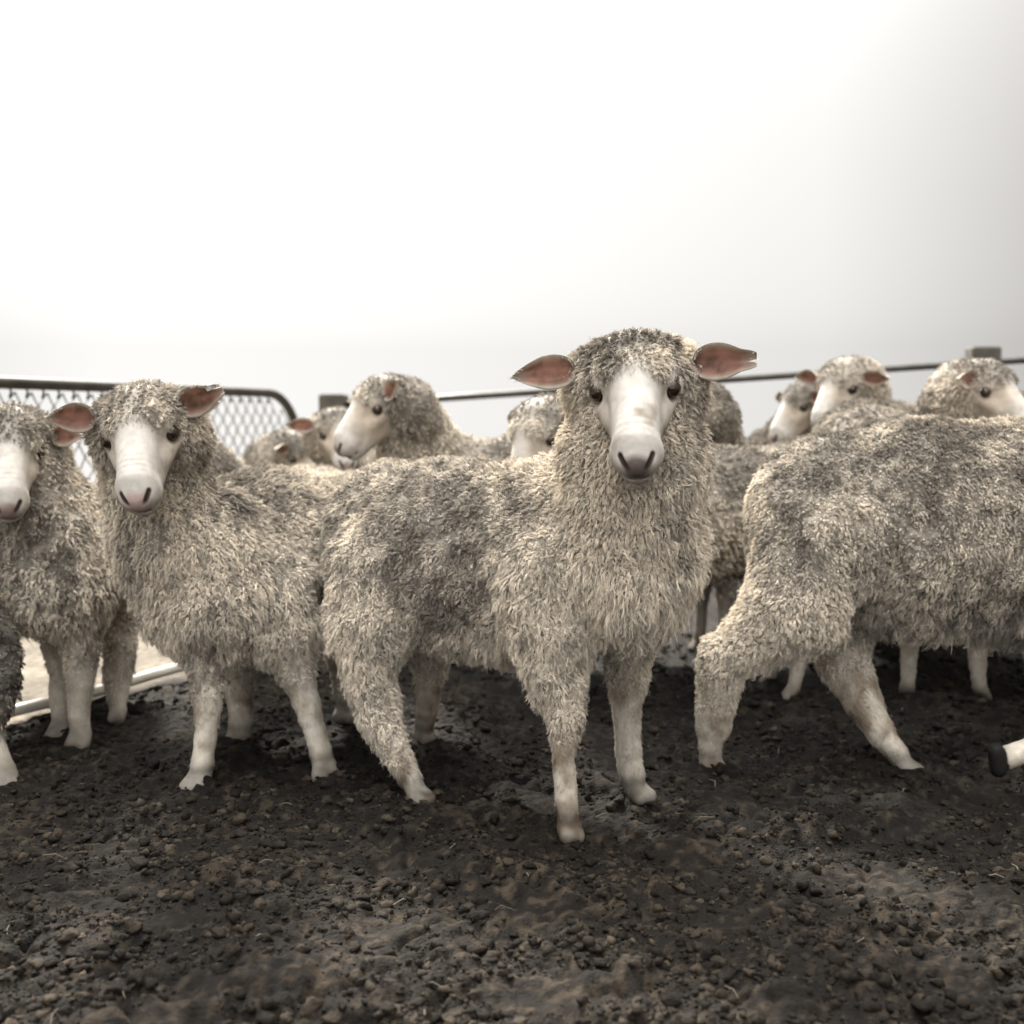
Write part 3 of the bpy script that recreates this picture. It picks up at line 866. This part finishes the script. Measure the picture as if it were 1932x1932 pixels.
        push(V, F, np.c_[col, np.zeros(len(V))], at)
        # ears
        for e in hd['ears']:
            bd, dr, nr = (np.array(t, float) for t in (e['base'], e['dir'], e['nrm']))
            Ve, Fe, ce, fe = ear_mesh(Om + R @ (bd * s), R @ dr, R @ nr, e.get('len', .10) * s, e.get('wid', .056) * s, e.get('notch'), e.get('cup', .35), e.get('droop', 0))
            ce = ce.copy(); ce[:len(ce) // 2, :3] *= .82 * e.get('tone', 1.0)
            n_ = len(Ve); half = n_ // 2
            wl = np.r_[np.full(half, .0), np.full(half, .009)]
            push(Ve, Fe, ce, dict(wool=wl, white=np.full(n_, .6), lock=np.full(n_, .4), lean=np.full(n_, .9), dirt=np.full(n_, .0), flow=fe))
    V = np.concatenate(parts_V); F = np.concatenate(parts_F); col = np.concatenate(parts_col)
    A = {k: np.concatenate(v) for k, v in A.items()}
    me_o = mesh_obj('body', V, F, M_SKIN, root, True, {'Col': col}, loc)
    if hd:
        for e in hd['ears']:
            if not e.get('tag'): continue
            d_ = unit(R @ np.array(e['dir'], float)); n_ = unit(R @ np.array(e['nrm'], float)); n_ = unit(n_ - d_ * (n_ @ d_)); s_ = np.cross(n_, d_)
            if s_[2] < 0: s_ = -s_
            c_ = Om + R @ (np.array(e['base'], float) * s) + d_ * e['len'] * s * .80 + s_ * e['wid'] * s * .20 + n_ * .006
            m = MB(); m.box(c_, d_ * .010, s_ * .006, n_ * .0015, .001); m.tube([c_ - n_ * .010, c_ + n_ * .004], .0028, 10)
            m.build('ear_tag', M_TAG, root)
    # eyes
    if hd:
        for sx in (-1, 1):
            c = Om + R @ (np.array([sx * .0600, .0195, .0010]) * s)
            lo = unit(R @ np.array([sx * .70, .68, .15]))
            uu = unit(R[:, 2] - lo * (R[:, 2] @ lo)); rr = np.cross(lo, uu)
            er = .0158 * s; VV = []; FF = []
            nl, nn = 14, 20
            for i in range(nl + 1):
                th = math.pi * i / nl
                for j in range(nn):
                    ph = 2 * math.pi * j / nn
                    VV.append((er * math.sin(th) * math.cos(ph), er * math.cos(th), er * math.sin(th) * math.sin(ph)))
            for i in range(nl):
                for j in range(nn): FF.append((i * nn + j, i * nn + (j + 1) % nn, (i + 1) * nn + (j + 1) % nn, (i + 1) * nn + j))
            eo = mesh_obj('eye', VV, FF, M_EYE, root, True)
            Mx = Matrix(((rr[0], lo[0], uu[0]), (rr[1], lo[1], uu[1]), (rr[2], lo[2], uu[2]))).to_4x4()
            Mx.translation = Vector(tuple(c - loc)); eo.matrix_local = Mx
    # fleece
    N = vnormals(V, F)
    view = unit(CAMP - V); facing = (N * view).sum(1)
    vis = (facing > -.45).astype(float)
    tint = None
    sel_w = ((A['wool'] > .0125) * vis); sel_s = ((A['wool'] <= .0125) & (A['wool'] > .001)) * vis
    chunks = []
    cr = spec.get('coarse', 1.0)
    wc_all = wool_col(V, A, N)
    r0 = .00050 * cr
    def make(sel, sp, K, T, seed, short):
        s_ = sample(V, F, None, sel, sp, seed)
        if s_ is None: return
        Tt, b = s_
        base = lerp_attr(V, Tt, b); n = unit(lerp_attr(N, Tt, b)); fl = lerp_attr(A['flow'], Tt, b)
        L = lerp_attr(A['wool'], Tt, b); wc = lerp_attr(wc_all, Tt, b); lean = lerp_attr(A['lean'], Tt, b)
        M = len(base)
        if short:
            pts = strands(base, n, fl, L * (1.15 + .30 * rng.normal(size=M)).clip(.4, 2.2), np.full(M, sp * .6), np.full(M, .28) + .12 * (L > .0062), lean, K, T, rng, .5, .0005, 0)
            tn = np.repeat(wc * (1 + .18 * rng.normal(size=(M, 1))).clip(.6, 1.3), K, 0)
            chunks.append((pts, np.full(M * K, r0 * .75), tn * np.minimum(1, .80 / tn.max(1, keepdims=True))))
            return
        lk = 1 + .22 * rng.normal(size=M); L0 = L
        onbody = np.clip((lerp_attr(A['lock'], Tt, b) - .85) / .1, 0, 1)
        spl = 1 - (1 - splits(base, spec['seed'])) * onbody; L = L * lk.clip(.55, 1.6) * (.35 + .65 * spl)
        L = (np.minimum(L, .020) * (.86 - .20 * onbody) + np.maximum(L - .020, 0) * .58) * (.80 + .20 * np.clip(-n[:, 2] * 1.2 + .3, 0, 1) + .15 * np.clip(vnoise(base / .05, 77), -1, 1))
        wp = base + .010 * np.stack([vnoise(base / .03, 91), vnoise(base / .03, 92), vnoise(base / .03, 93)], -1)
        cell = np.floor(wp / np.array([.015, .015, .075])).astype(np.int64); key = cell[:, 0] * 73856093 ^ cell[:, 1] * 19349663 ^ cell[:, 2] * 83492791
        _, gid = np.unique(key, return_inverse=True)
        gdark = 1 + .20 * rng.normal(size=gid.max() + 1); L = L * (1 + .14 * rng.normal(size=gid.max() + 1)).clip(.5, 1.5)[gid]
        pts = strands(base, n, fl, L, np.full(M, sp * .54), 1.05 - .45 * lean, .15 + .72 * lean, K, T, rng, spec.get('clump', .60), .0013, .0045 * np.clip((L / .035), 0, 1.5)[:, None, None], gid)
        lockv = (1 + .24 * rng.normal(size=M)).clip(.6, 1.4) * (1 + (gdark[gid] - 1) * .7).clip(.6, 1.3)
        tn = wc * lockv[:, None]
        spk = rng.random(M) < spec.get('specks', .004)
        tn[spk] = tn[spk] * .25
        chunks.append((pts, np.full(M * K, r0), (lambda t_: t_ * np.minimum(1, .86 / t_.max(1, keepdims=True)))(np.repeat(tn, K, 0) * (1 + .21 * rng.normal(size=(M * K, 1))).clip(.5, 1.5))))
    sp = spec.get('sp', .0098)
    make(sel_w, sp, spec.get('K', 22), 5, spec['seed'] + 100, False)
    make(sel_s, spec.get('sp_s', .0030), spec.get('Ks', 3), 4, spec['seed'] + 200, True)
    if chunks: curves_obj('fleece', chunks, root, loc)
    return root


def torso(chain, back, lat, wools, k=.06, dirt=0.0, ls=.82):
    """chain of (point, radius); back = horizontal direction towards the tail"""
    out = []
    for (p0, r0), (p1, r1), wl in zip(chain[:-1], chain[1:], wools):
        out.append(prim(p0, p1, r0, r1, k, lat=lat, ls=ls, wool=wl, flow=DN * .8 + back * .45, lean=.55, dirt=dirt))
    return out

def leg(chain, wools, k=.03, toe=None, flow=None, white=None, dirt=None):
    """chain of (point, radius) down to the ankle, then two toes"""
    out = []
    n = len(chain)
    for i in range(n - 1):
        (p0, r0), (p1, r1) = chain[i], chain[i + 1]
        g_ = lambda z: .83 if z < .24 else (.90 if z < .36 else .97)
        r0 *= g_(p0[2]); r1 *= g_(p1[2])
        if toe is not None and i == n - 2: r1 *= .92
        wl = wools[i] * (1.5 if wools[i] < .0085 else 1.0); wh = 0.0 if wl > .0128 else (1.0 if white is None else white)
        out.append(prim(p0, p1, r0, r1, k if i < 1 else (.014 if p0[2] > .3 else .006), wool=wl, white=wh, flow=unit(np.asarray(p1) - np.asarray(p0)) * .8 + DN * .2, lock=.5, lean=.75, dirt=(dirt or 0)))
    if toe is not None:
        p, r = chain[-1]; r *= .95; p = np.asarray(p, float); t = unit(np.array([toe[0], toe[1], 0])); sd_ = np.array([-t[1], t[0], 0])
        r = min(r, .03)
        for sx in (-1, 1):
            a = p + sd_ * sx * r * .38 + np.array([0, 0, .004]); b = p + t * r * 1.05 + sd_ * sx * r * .46; b[2] = -.004; 
            out.append(prim(a, b, r * .58, r * .62, .003, wool=.004, white=1.0, flow=DN + t * .3, lean=1.0, dirt=.2))
    return out

# ---- the sheep that faces the camera in the middle
def sheep_main():
    back = unit([-.85, .5, 0]); lat = unit([.5, .85, 0])
    ch = [S(745, 1010, 2.62, 138), S(860, 1050, 2.52, 170), S(1010, 1055, 2.42, 172), S(1150, 1040, 2.32, 158)]
    ch = [(p, r * 1.0) for p, r in ch]
    pr = torso(ch, back, lat, (.020, .021, .025), .06, .58, ls=.9)
    pr.append(prim(*[S(1190, 1035, 2.24, 135)[0], S(1190, 1075, 2.24, 135)[0]], .122, .120, .06, wool=.036, flow=DN, lean=.8, dirt=-.1))      # chest
    pr.append(prim(S(1180, 1100, 2.20, 0)[0], S(1195, 1130, 2.22, 0)[0], .090, .075, .05, wool=.046, flow=DN, lean=1.0, dirt=-.1))    # apron
    pr.append(prim(S(1030, 1090, 2.27, 0)[0], S(1040, 1180, 2.25, 0)[0], .105, .085, .05, wool=.03, flow=DN, lean=.8))               # near shoulder
    pr.append(prim(S(1192, 980, 2.22, 0)[0], S(1195, 860, 2.20, 0)[0], .133, .132, .035, wool=.030, flow=DN, lean=.55, dirt=-.3))      # neck
    pr.append(prim(S(1195, 860, 2.20, 0)[0], S(1195, 780, 2.16, 0)[0], .132, .104, .04, wool=.024, flow=DN, lean=.45, dirt=-.25))
    pr.append(prim(S(1120, 960, 2.34, 0)[0], S(1070, 960, 2.42, 0)[0], .115, .10, .06, wool=.022, flow=DN + back * .3, lean=.5, dirt=.3))
    pr.append(prim(S(850, 1135, 2.48, 0)[0], S(960, 1150, 2.40, 0)[0], .085, .085, .06, wool=.042, flow=DN, lean=1.0, dirt=.2))       # belly
    # thigh and near hind leg
    pr.append(prim(S(720, 1080, 2.50, 0)[0], S(700, 1180, 2.46, 0)[0], .125, .090, .05, wool=.024, flow=DN, lean=.7, dirt=.0))
    pr += leg([S(700, 1180, 2.46, 76), S(698, 1285, 2.44, 54), S(720, 1360, 2.42, 42), S(748, 1420, 2.40, 33), S(772, 1465, 2.385, 27), S(786, 1498, 2.37, 25)],
              (.022, .02, .018, .012, .005), toe=(.6, -.7))
    # far hind leg
    pr += leg([S(800, 1180, 2.78, 60), S(812, 1270, 2.80, 34), S(805, 1340, 2.81, 24), S(797, 1390, 2.82, 22)], (.015, .007, .005), toe=(.6, -.7))
    # near foreleg
    pr += leg([S(1040, 1200, 2.25, 82), S(1052, 1290, 2.21, 56), S(1064, 1350, 2.19, 40), S(1064, 1385, 2.18, 31), S(1064, 1450, 2.17, 26), S(1068, 1510, 2.165, 25), S(1072, 1562, 2.16, 26)],
              (.024, .02, .014, .007, .006, .005), toe=(.25, -.97))
    # other foreleg
    pr += leg([S(1190, 1190, 2.36, 60), S(1182, 1265, 2.37, 40), S(1184, 1345, 2.38, 29), S(1185, 1410, 2.385, 26), S(1192, 1460, 2.39, 27), S(1202, 1495, 2.39, 26)],
              (.018, .010, .007, .006, .005), toe=(.45, -.9), dirt=.3)
    e1 = dict(base=(-.098, -.028, .012), dir=(-1, .08, -.02), nrm=(.05, .75, .62), len=.108, wid=.058, cup=.22)
    e2 = dict(base=(.098, -.028, .012), dir=(1, .06, .06), nrm=(-.05, .75, .62), len=.104, wid=.062, notch=(-.25, .15, .13), cup=.22, tone=.85)
    build_sheep(dict(seed=11, loc=(.02, 2.40, 0), label='grey woolly sheep standing in the middle with white face, one notched ear, staring ahead',
                     prims=pr, vox=.006, hvox=.0022, grime=.16, muck=.9, specks=.006, face=1.10, K=10, sp=.0052,
                     head=dict(pos=P(1197, 722, 2.08), cap=.90, yaw=-4, pitch=46, roll=4, s=1.09, ears=[e1, e2], nose=(.10, .08, .075), nose_k=.95, capwool=.024, side_k=.25, fold=True)))
sheep_main()

# ---- the pink-eared sheep to its left
def sheep_left():
    back = unit([.75, .65, 0]); lat = unit([-.65, .75, 0])
    ch = [S(400, 1070, 2.62, 140), S(500, 1050, 2.78, 150), S(620, 1040, 2.98, 145)]
    pr = torso(ch, back, lat, (.032, .026), .06, .1, ls=.95)
    pr.append(prim(S(382, 1040, 2.57, 0)[0], S(402, 1120, 2.56, 0)[0], .142, .148, .06, wool=.034, flow=DN, lean=.75, dirt=-.05))
    pr.append(prim(S(400, 1138, 2.54, 0)[0], S(480, 1150, 2.58, 0)[0], .105, .10, .05, wool=.036, flow=DN, lean=1.0, dirt=.1))
    pr.append(prim(S(520, 1120, 2.60, 0)[0], S(540, 1180, 2.58, 0)[0], .10, .075, .05, wool=.026, flow=DN, lean=.8))
    pr.append(prim(S(312, 1010, 2.53, 0)[0], S(292, 900, 2.51, 0)[0], .122, .106, .05, wool=.030, flow=DN, lean=.7, dirt=-.1))
    pr.append(prim(S(292, 900, 2.51, 0)[0], S(288, 820, 2.47, 0)[0], .106, .085, .05, wool=.018, flow=DN, lean=.6, dirt=-.1))
    pr += leg([S(395, 1200, 2.50, 58), S(393, 1265, 2.48, 38), S(392, 1330, 2.47, 29), S(388, 1395, 2.46, 24), S(382, 1440, 2.455, 25), S(376, 1470, 2.45, 27)],
              (.022, .008, .006, .005, .005), toe=(-.3, -.95))
    pr += leg([S(535, 1180, 2.58, 62), S(555, 1255, 2.57, 40), S(575, 1315, 2.56, 30), S(594, 1380, 2.55, 24), S(606, 1420, 2.545, 25), S(613, 1447, 2.54, 27)],
              (.022, .009, .006, .005, .005), toe=(.25, -.97))
    pr += leg([S(450, 1210, 2.86, 50), S(448, 1275, 2.83, 31), S(455, 1335, 2.81, 26), S(452, 1388, 2.80, 27)], (.018, .008, .006), toe=(-.1, -1))
    pr += leg([S(660, 1190, 3.0, 60), S(650, 1270, 3.05, 30), S(655, 1340, 3.05, 24)], (.018, .008), toe=(-.1, -1))
    e1 = dict(base=(-.082, -.020, .030), dir=(-1, .12, .30), nrm=(.1, .8, .5), len=.086, wid=.060, cup=.22, tone=.85)
    e2 = dict(base=(.080, -.030, .020), dir=(.86, -.05, .30), nrm=(-.15, .85, .4), len=.094, wid=.062, notch=(.55, .22, .2), cup=.25, tone=.8, tag=True)
    build_sheep(dict(seed=23, loc=(-.65, 2.75, 0), label='pale sheep with pink ears and pink nose, head tilted, in front of the mesh gate',
                     prims=pr, vox=.0065, hvox=.0025, grime=.22, specks=.004, K=9, sp=.0059, coarse=1.12, muck=.6,
                     head=dict(pos=P(266, 811, 2.36), yaw=12, pitch=45, roll=10, s=1.06, ears=[e1, e2], nose=(.42, .29, .27), nose_k=.75, capwool=.020)))
sheep_left()

# ---- the walking sheep cut by the right edge
def sheep_right():
    back = unit([-1, 0.02, 0]); lat = unit([0, 1, 0])
    ch = [S(1570, 965, 2.66, 150), S(1720, 985, 2.66, 182), S(1900, 990, 2.66, 180), S(2120, 985, 2.66, 168), S(2210, 960, 2.66, 140)]
    pr = torso(ch, back, lat, (.020, .023, .026, .03), .06, .42, ls=.92)
    pr.append(prim(S(1530, 925, 2.62, 0)[0], S(1508, 985, 2.62, 0)[0], .086, .080, .05, wool=.018, flow=DN, lean=.6, dirt=-.3))
    pr.append(prim(S(1446, 905, 2.64, 0)[0], S(1425, 965, 2.64, 0)[0], .022, .017, .02, wool=.018, flow=DN, lean=.8, dirt=-.5))   # tail stub
    pr.append(prim(S(1540, 1010, 2.58, 0)[0], S(1500, 1140, 2.54, 0)[0], .145, .110, .06, wool=.020, flow=DN, lean=.6, dirt=.1))    # thigh
    pr.append(prim(S(1700, 1115, 2.62, 0)[0], S(2000, 1120, 2.62, 0)[0], .085, .10, .06, wool=.042, flow=DN, lean=1.0, dirt=.2))   # belly
    pr += leg([S(1500, 1135, 2.54, 92), S(1420, 1205, 2.54, 62), S(1366, 1240, 2.55, 46), S(1352, 1310, 2.56, 42), S(1346, 1372, 2.565, 37), S(1341, 1402, 2.565, 25), S(1340, 1440, 2.57, 25)],
              (.022, .018, .014, .012, .009, .005), toe=(.2, -.97), white=.8, dirt=-.1)
    pr += leg([S(1590, 1150, 2.72, 72), S(1590, 1245, 2.68, 58), S(1625, 1320, 2.62, 43), S(1662, 1382, 2.58, 31), S(1692, 1420, 2.56, 24), S(1708, 1446, 2.55, 23)],
              (.016, .011, .009, .007, .005), toe=(.75, -.6), white=.85)
    # lifted near foreleg, folded back, sole dark
    pr += leg([S(2060, 1150, 2.5, 75), S(2060, 1280, 2.46, 40), S(2030, 1370, 2.44, 30), S(1950, 1412, 2.43, 25), S(1899, 1430, 2.43, 28)], (.02, .008, .006, .005))
    for yy in (2.413, 2.447):
        pr.append(prim(S(1879, 1417, yy, 0)[0], S(1884, 1452, yy, 0)[0], .0185, .0185, .003, wool=.0, white=-1.0, tag='sole'))
    pr += leg([S(2150, 1150, 2.75, 70), S(2170, 1280, 2.74, 36), S(2175, 1390, 2.74, 26), S(2180, 1420, 2.74, 24)], (.02, .008, .006), toe=(1, -.1))
    pr.append(prim(S(2240, 930, 2.66, 0)[0], S(2330, 800, 2.64, 0)[0], .15, .12, .06, wool=.028, flow=DN, lean=.6))
    e1 = dict(base=(-.095, -.028, .012), dir=(-1, .0, .05), nrm=(.05, .75, .62)); e2 = dict(base=(.095, -.028, .012), dir=(1, .0, .05), nrm=(-.05, .75, .62))
    build_sheep(dict(seed=37, loc=(1.0, 2.66, 0), label='grey woolly sheep walking off at the right with its rump and hind legs in view',
                     prims=pr, vox=.0065, hvox=.004, grime=.20, specks=.004, K=10, sp=.0056, muck=1.0, coarse=1.08,
                     head=dict(pos=P(2375, 740, 2.62), yaw=80, pitch=45, roll=0, s=1.0, ears=[e1, e2])))
sheep_right()

# ---- the sheep at the far left
def sheep_far_left():
    back = unit([.25, .97, 0]); lat = unit([.97, -.25, 0])
    ch = [S(95, 1055, 2.85, 132), S(130, 1050, 3.10, 130), S(165, 1050, 3.35, 118)]
    pr = torso(ch, back, lat, (.028, .024), .06, .1, ls=.95)
    pr.append(prim(S(75, 1000, 2.78, 0)[0], S(110, 1080, 2.78, 0)[0], .150, .150, .06, wool=.030, flow=DN, lean=.7, dirt=.1))
    pr.append(prim(S(45, 960, 2.76, 0)[0], S(45, 870, 2.74, 0)[0], .14, .11, .05, wool=.024, flow=DN, lean=.6))
    pr += leg([S(150, 1150, 2.80, 60), S(152, 1215, 2.79, 38), S(151, 1290, 2.785, 28), S(150, 1350, 2.78, 23), S(152, 1388, 2.775, 25)], (.018, .008, .006, .005), toe=(.1, -1), white=.6)
    pr += leg([S(108, 1150, 2.9, 50), S(112, 1215, 2.88, 34), S(115, 1290, 2.87, 25), S(116, 1340, 2.865, 21), S(115, 1372, 2.86, 22)], (.018, .008, .006, .005), toe=(-.1, -1), white=.6)
    pr += leg([S(215, 1130, 3.15, 60), S(224, 1210, 3.1, 36), S(222, 1280, 3.06, 29), S(222, 1318, 3.04, 21), S(224, 1342, 3.02, 18)], (.016, .014, .010, .006), toe=(.1, -1), white=.5)
    pr += leg([S(140, 1130, 3.35, 50), S(140, 1220, 3.3, 30), S(140, 1300, 3.28, 20)], (.016, .008), toe=(.1, -1), white=.5)
    e1 = dict(base=(-.090, -.022, .016), dir=(-1, .05, .05), nrm=(.1, .8, .5), tone=.9); e2 = dict(base=(.088, -.022, .016), dir=(1, .0, .10), nrm=(-.1, .8, .5), len=.066, wid=.054, notch=(-.1, .2, .2), tone=.95)
    build_sheep(dict(seed=41, loc=(-1.15, 3.0, 0), label='soft woolly sheep at the left edge, half its white face cut off',
                     prims=pr, vox=.008, hvox=.0035, grime=.35, K=7, sp=.0085, coarse=1.5, sp_s=.0042, muck=.6,
                     head=dict(pos=P(18, 843, 2.66), yaw=20, pitch=45, roll=0, s=1.05, ears=[e1, e2], nose=(.22, .15, .14), capwool=.028)))
sheep_far_left()

# ------------------------------------------------------------------ the rest of the flock: one anatomy, each in its own place and pose
def flock_sheep(seed, label, xy, yaw, size=1.0, head=None, neck_dir=None, grime=.35, q=.4, low=False, nose=(.2, .15, .14), legs_step=0.0, cap=.020, tint=0):
    """yaw = heading, measured from facing the camera (-Y) towards +X; head = dict(pos, yaw, pitch, roll)"""
    y = math.radians(yaw); f = np.array([math.sin(y), -math.cos(y), 0]); lt = np.array([f[1], -f[0], 0]) * -1
    o = np.array([xy[0], xy[1], 0.0]); back = -f
    def W(a, l, z): return o + (f * a + lt * l) * size + np.array([0, 0, z * size])
    pr = torso([(W(-.30, 0, .535), .175 * size), (W(-.05, 0, .525), .195 * size), (W(.24, 0, .535), .18 * size)], back, lt, (.024, .026), .06, .1, ls=.92)
    hp = np.asarray(head['pos'], float) if head else W(.62, 0, .80)
    hR = frame(head['yaw'], head['pitch'], head.get('roll', 0)) if head else frame(yaw, 50, 0)
    poll = hp + hR @ np.array([0, -.06, -.075])
    sh = W(.28, 0, .60)
    mid = sh * .45 + poll * .55 + np.array([0, 0, -.02])
    pr.append(prim(sh, mid, .145 * size, .115 * size, .06, wool=.026, flow=DN, lean=.6))
    pr.append(prim(mid, poll, .115 * size, .095 * size, .05, wool=.020, flow=DN, lean=.55))
    pr.append(prim(W(.30, 0, .50), W(.28, 0, .42), .13 * size, .10 * size, .06, wool=.03, flow=DN, lean=.8))
    st = legs_step
    for l, dx in ((-.085, st), (.085, -st)):
        pr += leg([(W(.24, l, .40), .075 * size), (W(.25 + dx * .5, l, .27), .042 * size), (W(.25 + dx, l, .14), .028), (W(.255 + dx, l, .05), .026), (W(.26 + dx, l, .022), .026)], (.018, .008, .006, .005), toe=f, white=.7)
        pr += leg([(W(-.32, l, .42), .10 * size), (W(-.36 - dx * .5, l, .30), .06 * size), (W(-.40 - dx, l, .22), .038), (W(-.385 - dx, l, .09), .027), (W(-.375 - dx, l, .022), .026)], (.02, .014, .008, .006), toe=f, white=.7)
    e1 = dict(base=(-.094, -.026, .012), dir=(-1, .0, .0), nrm=(.1, .8, .5)); e2 = dict(base=(.094, -.026, .012), dir=(1, .0, .0), nrm=(-.1, .8, .5))
    hs_ = head or dict(pos=hp, yaw=yaw, pitch=50)
    e = hs_.get('ear', {}); e1.update(e); e2.update(e)
    if 'ears' not in hs_: hs_['ears'] = [e1, e2]
    hs_.setdefault('side_k', .9); hs_.setdefault('side0', .012); hs_.setdefault('nose', nose); hs_.setdefault('capwool', cap)
    return build_sheep(dict(seed=seed, loc=o, label=label, prims=pr, vox=.011, hvox=.0045, fleck=.25, grime=grime + .16, K=8, sp=.0115, coarse=1.9, sp_s=.006, Ks=2, head=hs_))

# body of the sheep between the two grey ones, its head low behind the middle sheep's back
flock_sheep(51, 'cream sheep between the two big grey sheep, its flank showing in the gap', (.43, 3.25), -80, 1.0,
            dict(pos=P(1012, 818, 3.1), yaw=-42, pitch=60, ear=dict(len=.06, dir=(.8, -.6, .0))), grime=.12)
# profile head above the middle sheep's back
flock_sheep(53, 'sheep with high head in profile behind the middle sheep, looking left', (.02, 3.75), -85, 1.02,
            dict(pos=P(707, 765, 3.45), yaw=-62, pitch=46, roll=0, ear=dict(dir=(.9, -.3, .35))), grime=.30)
# behind the pink-eared sheep
flock_sheep(57, 'sheep hidden behind the pink-eared sheep, only crown and ear tips showing', (-.72, 3.85), -50, .86,
            dict(pos=P(288, 792, 3.25), yaw=15, pitch=45, roll=2, ear=dict(dir=(1, 0, .3))), grime=.25)
flock_sheep(59, 'small blurred sheep with dark ear between gate and profile head', (-1.25, 4.75), 70, .86,
            dict(pos=P(560, 858, 4.55), yaw=75, pitch=55), grime=.4)
flock_sheep(61, 'sheep mostly hidden just left of the profile head, one ear showing', (-.42, 4.45), 15, .93,
            dict(pos=P(640, 815, 4.15), yaw=20, pitch=40), grime=.35)
# right-hand background
flock_sheep(63, 'dark grey sheep right behind the middle sheep\'s head, its face hidden', (.92, 3.95), -70, .97,
            dict(pos=P(1275, 765, 3.55), yaw=-70, pitch=45), grime=.75)
flock_sheep(67, 'sheep with white muzzle under the rail, looking down over the walking sheep', (1.42, 4.35), -30, 1.03,
            dict(pos=P(1585, 726, 3.9), yaw=-56, pitch=50, roll=-4), grime=.28)
flock_sheep(69, 'sheep with shadowed grey head tucked behind the white-muzzled one under the rail', (1.35, 5.1), -55, 1.0,
            dict(pos=P(1508, 762, 4.5), yaw=-75, pitch=50), grime=.9)
flock_sheep(71, 'grey-backed sheep standing directly behind the walking sheep', (1.18, 3.75), 165, 1.17,
            dict(pos=P(1760, 815, 4.3), yaw=150, pitch=50), grime=.55, legs_step=.05)
flock_sheep(73, 'sheep with rusty ear and dark eye beside the fence post at the right edge', (1.60, 3.9), 60, 1.05,
            dict(pos=P(1868, 733, 3.42), yaw=42, pitch=42, ear=dict(tone=.8)), grime=.35)
flock_sheep(77, 'yellowish sheep at the right edge, only its back showing below the rusty-eared head', (1.75, 3.35), 120, 1.1,
            None, grime=.1)
# left edge
def sheep_edge():
    back = unit([1, .1, 0]); lat = unit([-.1, 1, 0])
    pr = torso([S(-190, 985, 2.68, 125), S(-360, 1000, 2.66, 165), S(-560, 1000, 2.64, 160)], back, lat, (.024, .026), .06, .3)
    pr.append(prim(S(-135, 1040, 2.62, 0)[0], S(-95, 1125, 2.58, 0)[0], .10, .080, .05, wool=.018, flow=DN, lean=.7))
    pr += leg([S(-92, 1120, 2.58, 70), S(-14, 1215, 2.55, 48), S(2, 1290, 2.52, 38), S(-14, 1380, 2.49, 24), S(-4, 1425, 2.47, 25), S(6, 1455, 2.46, 27)], (.018, .018, .017, .006, .005), toe=(.6, -.7), white=.6)
    pr += leg([S(-90, 1110, 2.80, 70), S(-60, 1200, 2.82, 42), S(-60, 1300, 2.8, 26), S(-58, 1380, 2.8, 24)], (.016, .012, .006), toe=(-1, -.1), white=.6)
    pr += leg([S(-520, 1130, 2.58, 70), S(-520, 1270, 2.56, 36), S(-522, 1380, 2.54, 26), S(-525, 1430, 2.53, 25)], (.018, .008, .006), toe=(-1, -.1), white=.6)
    pr += leg([S(-540, 1130, 2.74, 70), S(-545, 1270, 2.75, 36), S(-547, 1360, 2.75, 26), S(-548, 1400, 2.75, 25)], (.018, .008, .006), toe=(-1, -.1), white=.6)
    pr.append(prim(S(-620, 930, 2.64, 0)[0], S(-690, 820, 2.62, 0)[0], .15, .11, .06, wool=.026, flow=DN, lean=.6))
    e1 = dict(base=(-.095, -.028, .012), dir=(-1, .0, .05), nrm=(.05, .75, .62)); e2 = dict(base=(.095, -.028, .012), dir=(1, .0, .05), nrm=(-.05, .75, .62))
    build_sheep(dict(seed=79, loc=(-1.5, 2.62, 0), label='sheep at the left edge with shade put into its wool colour, only one leg and pale hoof in view', prims=pr, vox=.010, hvox=.0045, dark=.36, grime=.95,  # wool tone lowered to paint the shade it stands in
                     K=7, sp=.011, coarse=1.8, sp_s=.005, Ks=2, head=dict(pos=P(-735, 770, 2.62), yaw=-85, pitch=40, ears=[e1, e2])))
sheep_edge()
